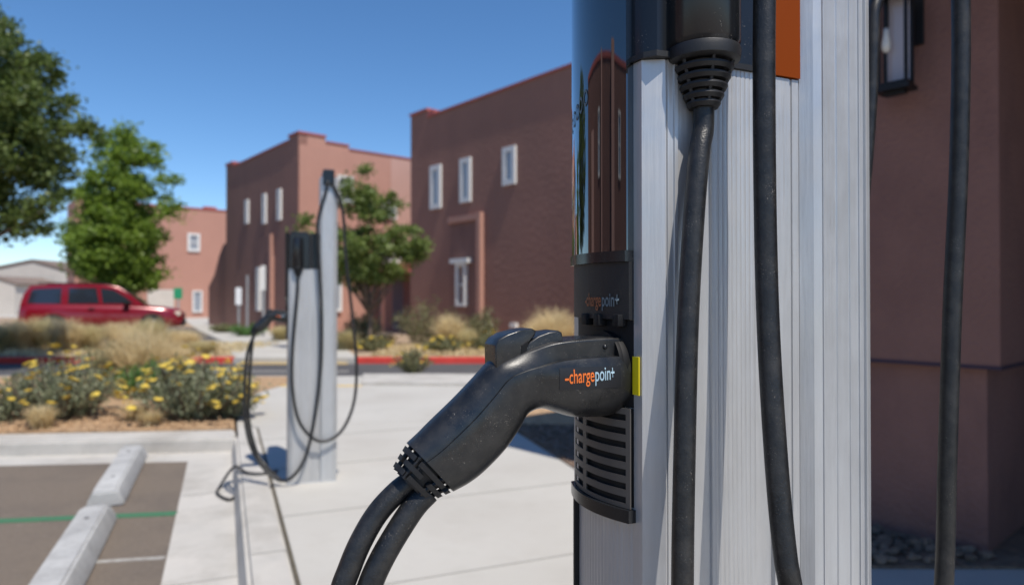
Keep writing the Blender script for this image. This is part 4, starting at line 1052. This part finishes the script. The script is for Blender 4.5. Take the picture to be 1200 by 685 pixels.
# sparse tree behind the far station
pT = P3(432, 350, 17.5); bT = Vector((pT.x, pT.y, 0))
tree((pT.x, pT.y, 0), 'loose light green tree behind the mast of the farther station', [(rel(430, 300, 17.5, bT), (1.2, 1.1, 0.85)), (rel(395, 290, 17.5, bT), (0.95, 0.8, 0.5)), (rel(468, 285, 17.5, bT), (0.75, 0.8, 0.5)), (rel(420, 215, 17.5, bT), (0.45, 0.5, 0.5)), (rel(432, 245, 17.5, bT), (0.8, 0.7, 0.55)),
     (rel(360, 262, 17.5, bT), (0.25, 0.3, 0.18)), (rel(490, 295, 17.5, bT), (0.30, 0.3, 0.14)), (rel(455, 232, 17.5, bT), (0.35, 0.4, 0.28))],
     0.9, 0.07, 200, 85, 0.055, 'lf3', 0.23)

FLM = []
for _i in range(4):
    fm = B(); k_ = 11; lo_, hi_ = [], []
    for j in range(k_):
        an = 2*math.pi*j/k_; rr_ = random.uniform(0.78, 1.12)
        hi_.append(fm.verts.new((rr_*math.cos(an), rr_*math.sin(an), random.uniform(-.08, .08)))); lo_.append(fm.verts.new((0.45*math.cos(an), 0.45*math.sin(an), -0.35)))
    ct = fm.verts.new((0, 0, 0.22))
    for j in range(k_): fm.faces.new([hi_[j], hi_[(j+1) % k_], ct]); fm.faces.new([lo_[j], lo_[(j+1) % k_], hi_[(j+1) % k_], hi_[j]])
    fm.faces.new(lo_[::-1])
    me_ = bpy.data.meshes.new('flower_head'); fm.to_mesh(me_); fm.free(); me_.materials.append(M['fl']); FLM.append(me_)
def shrub(base, label, r, h, n, ls, m, name='shrub', flowers=0, cat='shrub', group=None, fsz=0.03, spiky=0.6):
    t = thing(name, label, cat, base, random.uniform(0, 6), group)
    vs, fs = [], []; stems = B(); tips = []
    ns = max(16, n//60)
    for _ in range(ns):
        a = random.uniform(0, 6.28); rr = r*math.sqrt(random.random())
        tip = Vector((rr*math.cos(a), rr*math.sin(a), h*(1-0.45*(rr/r)**2)*random.uniform(0.75, 1.08)))
        b0 = Vector((tip.x*0.3, tip.y*0.3, 0)); tips.append(tip)
        tube(stems, [b0, (b0+tip)/2+Vector((tip.x*0.1, tip.y*0.1, 0)), tip], 0.006, 4)
        for _ in range(n//ns):
            f_ = random.random()**0.7
            p = b0.lerp(tip, f_)+Vector((random.gauss(0, r*0.10), random.gauss(0, r*0.10), random.gauss(0, h*0.05)))
            if p.z < 0.01: p.z = random.uniform(0.01, 0.08)
            d = Vector((random.gauss(0, 0.6), random.gauss(0, 0.6), random.uniform(0.2, 1)*spiky*2)).normalized()
            leaf(vs, fs, p, ls*random.uniform(0.6, 1.3), 0.28, d)
    raw('foliage', vs, fs, m, t); obj('stems', stems, 'bark', t)
    if flowers:
        for _ in range(flowers):
            tip = random.choice(tips); an_ = random.uniform(0, 6.28); rr_ = r*1.08*math.sqrt(random.random()); c = Vector((rr_*math.cos(an_), rr_*math.sin(an_), h*(1.0-0.62*(rr_/r)**2.2)*random.uniform(0.70, 1.25)+0.03))
            o = bpy.data.objects.new('flower_head', random.choice(FLM)); col.objects.link(o); o.parent = t; o.location = c
            o.rotation_euler = (random.uniform(-.45, .45), random.uniform(-.45, .45), random.uniform(0, 6)); k_ = fsz*random.uniform(0.6, 1.25); o.scale = (k_, k_, k_)
    return t
def grass(base, label, r, h, n, m, group=None, name='ornamental_grass', wd=0.006, lean=0.6):
    vs, fs = [], []
    for _ in range(n):
        a = random.uniform(0, 6.28); b0 = Vector((random.gauss(0, r*0.18), random.gauss(0, r*0.18), 0))
        o_ = r*random.uniform(0.2, 1.0)**lean; hh = h*random.uniform(0.6, 1.05)*(1-0.35*(o_/r)**2)
        dirv = Vector((math.cos(a), math.sin(a), 0)); side = Vector((-dirv.y, dirv.x, 0))*wd
        prev = None
        for k_ in range(4):
            f_ = k_/3; p = b0+dirv*o_*f_**1.7+Vector((0, 0, hh*math.sin(f_*1.45)/math.sin(1.45)))
            w_ = side*(1-f_*0.85); vs.extend([p-w_, p+w_])
            if k_: i = len(vs); fs.append((i-4, i-3, i-1, i-2))
    o = raw(name, vs, fs, m); o.location = base; tag(o, label, 'grass clump', group, 'thing'); return o

gf = 'yellow flowered shrubs in the planting bed'
p = G(212, 497); shrub((p[0], p[1]+0.35, 0.015), 'widest yellow flowering shrub, right half of the planting bed', 0.66, 0.66, 5600, 0.034, 'sage', 'flowering_shrub', 100, 'shrub', gf, 0.040)
p = G(258, 495); shrub((p[0]-0.02, p[1]+0.30, 0.015), 'small yellow flowering shrub at the right end of the planting bed', 0.32, 0.42, 1900, 0.028, 'sage', 'flowering_shrub', 80, 'shrub', gf, 0.042)
p = G(40, 498); shrub((p[0], p[1]+0.45, 0.015), 'yellow flowering grey green shrub at the left end of the planting bed', 0.62, 0.64, 5400, 0.032, 'sage', 'flowering_shrub', 85, 'shrub', gf, 0.045)
p = G(-15, 497); shrub((p[0], p[1]+0.1, 0.015), 'grey green shrub with few flowers cut by the left edge of the photo', 0.35, 0.38, 2000, 0.032, 'sage', 'flowering_shrub', 6, 'shrub', gf, 0.03)
p = G(125, 478); shrub((p[0], p[1]+0.9, 0.015), 'fresh green leafy shrub between the two large flowering shrubs', 0.50, 0.50, 3000, 0.035, 'grn', 'green_shrub')
p = G(55, 470); shrub((p[0], p[1]+1.4, 0.015), 'olive green shrub behind the left flowering shrub', 0.45, 0.72, 2600, 0.035, 'olive', 'green_shrub')
gg = 'dry ornamental grasses in the planting bed'
p = G(49, 503); grass((p[0], p[1]-0.0, 0.015), 'short tan grass tuft in front of the left flowering shrub', 0.20, 0.26, 420, 'gr', gg)
p = G(155, 495); grass((p[0], p[1]+0.1, 0.015), 'tan grass tuft in the gap left of the widest flowering shrub', 0.22, 0.22, 420, 'gr', gg)
p = G(178, 500); grass((p[0], p[1]+0.0, 0.015), 'low straw coloured tuft at the foot of the widest flowering shrub', 0.16, 0.18, 300, 'gr', gg)
# tall grasses in the bed and on the far verge
gv = 'tall dry grasses beyond the road'
for px, D, r, h, m, lb in ((168, 9.8, 0.66, 1.02, 'gr', 'tallest tan grass clump, rising in front of the red vehicle doors'),
                        (130, 10.6, 0.5, 0.55, 'grg', 'greenish grass clump left of the tallest tan clump'),
                        (205, 10.4, 0.42, 0.66, 'gr', 'pale grass clump right of the tallest tan clump')):
    p = P3(px, 350, D); grass((p.x, p.y, 0.015), lb, r, h, 1500, m, gg)
lbl = ['at the left edge of the photo', 'below the rear window of the red vehicle', 'below the rear wheel of the red vehicle', 'left of the vehicle middle', 'under the vehicle middle door', 'below the front door of the vehicle', 'below the front wheel of the vehicle', 'ahead of the front bumper of the vehicle']
for i, px in enumerate((-8, 22, 50, 78, 104, 140, 176, 214)):
    D = 16.6+0.5*(i % 3); p = P3(px, 350, D)
    grass((p.x, p.y, 0.0), 'dry tan grass clump across the road ' + lbl[i], 0.62, random.uniform(0.72, 0.95)*(0.72 if i == 7 else 1), 1200, 'gr' if i % 2 else 'grg', gv, wd=0.010)
# plants before the brown building
gb = 'plants along the foot of the brown buildings'
for px, D, r, h, m, nm, fw, lb in ((290, 24.0, 0.7, 0.45, 'grn', 'green_shrub', 0, 'low fresh green shrub at the foot of the sign posts'),
        (262, 26.5, 0.5, 0.35, 'olive', 'green_shrub', 0, 'small low shrub left of the sign posts'),
        (425, 19.0, 0.6, 0.95, 'olive', 'green_shrub', 0, 'olive shrub under the loose green tree'),
        (500, 19.5, 0.98, 1.42, 'olive', 'green_shrub', 0, 'tallest olive shrub, against the left end of the dark brown wall'),
        (566, 18.3, 0.6, 1.05, 'olive', 'green_shrub', 0, 'narrow olive shrub right of the entry surround'),
        (438, 17.0, 0.45, 0.40, 'olive', 'flowering_shrub', 18, 'low yellow flowered shrub below the loose tree'),
        (520, 16.4, 0.5, 0.38, 'olive', 'flowering_shrub', 30, 'low yellow flowered shrub in front of the tan grass at the wall'),
        (572, 16.8, 0.5, 0.45, 'olive', 'flowering_shrub', 20, 'low yellow flowered shrub just left of the plug button'),
        (483, 12.0, 0.36, 0.40, 'olive', 'flowering_shrub', 22, 'small yellow flowered plant standing alone on the near side of the road')):
    p = P3(px, 350, D); shrub((p.x, p.y, 0.0), lb, r, h, 2200, 0.05 if D > 15 else 0.03, m, nm, fw, 'shrub', gb, 0.05 if D > 15 else 0.035)
for px, D, r, h, m, lb in ((528, 18.0, 0.6, 1.0, 'gr', 'tan grass clump below the narrow entry window'),
        (650, 16.2, 0.80, 1.22, 'gr', 'largest golden grass clump beside the display of the foreground station'),
        (632, 17.5, 0.6, 0.85, 'gr', 'smaller golden grass clump left of the largest one'),
        (408, 17.5, 0.5, 0.6, 'grg', 'greenish grass clump right beside the far mast'),
        (452, 18.3, 0.45, 0.45, 'gr', 'low tan grass below the tree trunk'),
        (548, 17.4, 0.4, 0.6, 'grg', 'greenish grass clump right of the narrow entry window'),
        (378, 18.5, 0.5, 0.6, 'gr', 'tan grass clump seen behind the far station body'),
        (330, 21.5, 0.5, 0.5, 'grg', 'grass clump left of the far station beside the path'),
        (238, 15.9, 0.5, 0.38, 'grg', 'low grass clump at the end of the left red kerb')):
    p = P3(px, 350, D); grass((p.x, p.y, 0.0), lb, r, h, 1100, m, gb, wd=0.010)
# low ground cover / litter on the verges
def litter(name, n, area, ls, m, label):
    vs, fs = [], []
    for _ in range(n):
        x, y = area(); leaf(vs, fs, Vector((x, y, random.uniform(0.01, 0.10))), ls*random.uniform(.5, 1.4), 0.35)
    return tag(raw(name, vs, fs, m), label, 'ground cover', kind='stuff')
litter('ground_cover', 5000, lambda: (random.uniform(-3.2, 3), random.uniform(15.4, 18.5)), 0.06, 'gr', 'dry straw coloured litter on the verge before the dark brown wall')
litter('ground_cover', 6000, lambda: (random.uniform(-16, -6.6), random.uniform(15.4, 19.5)), 0.06, 'gr', 'dry straw coloured litter on the verge before the red vehicle')
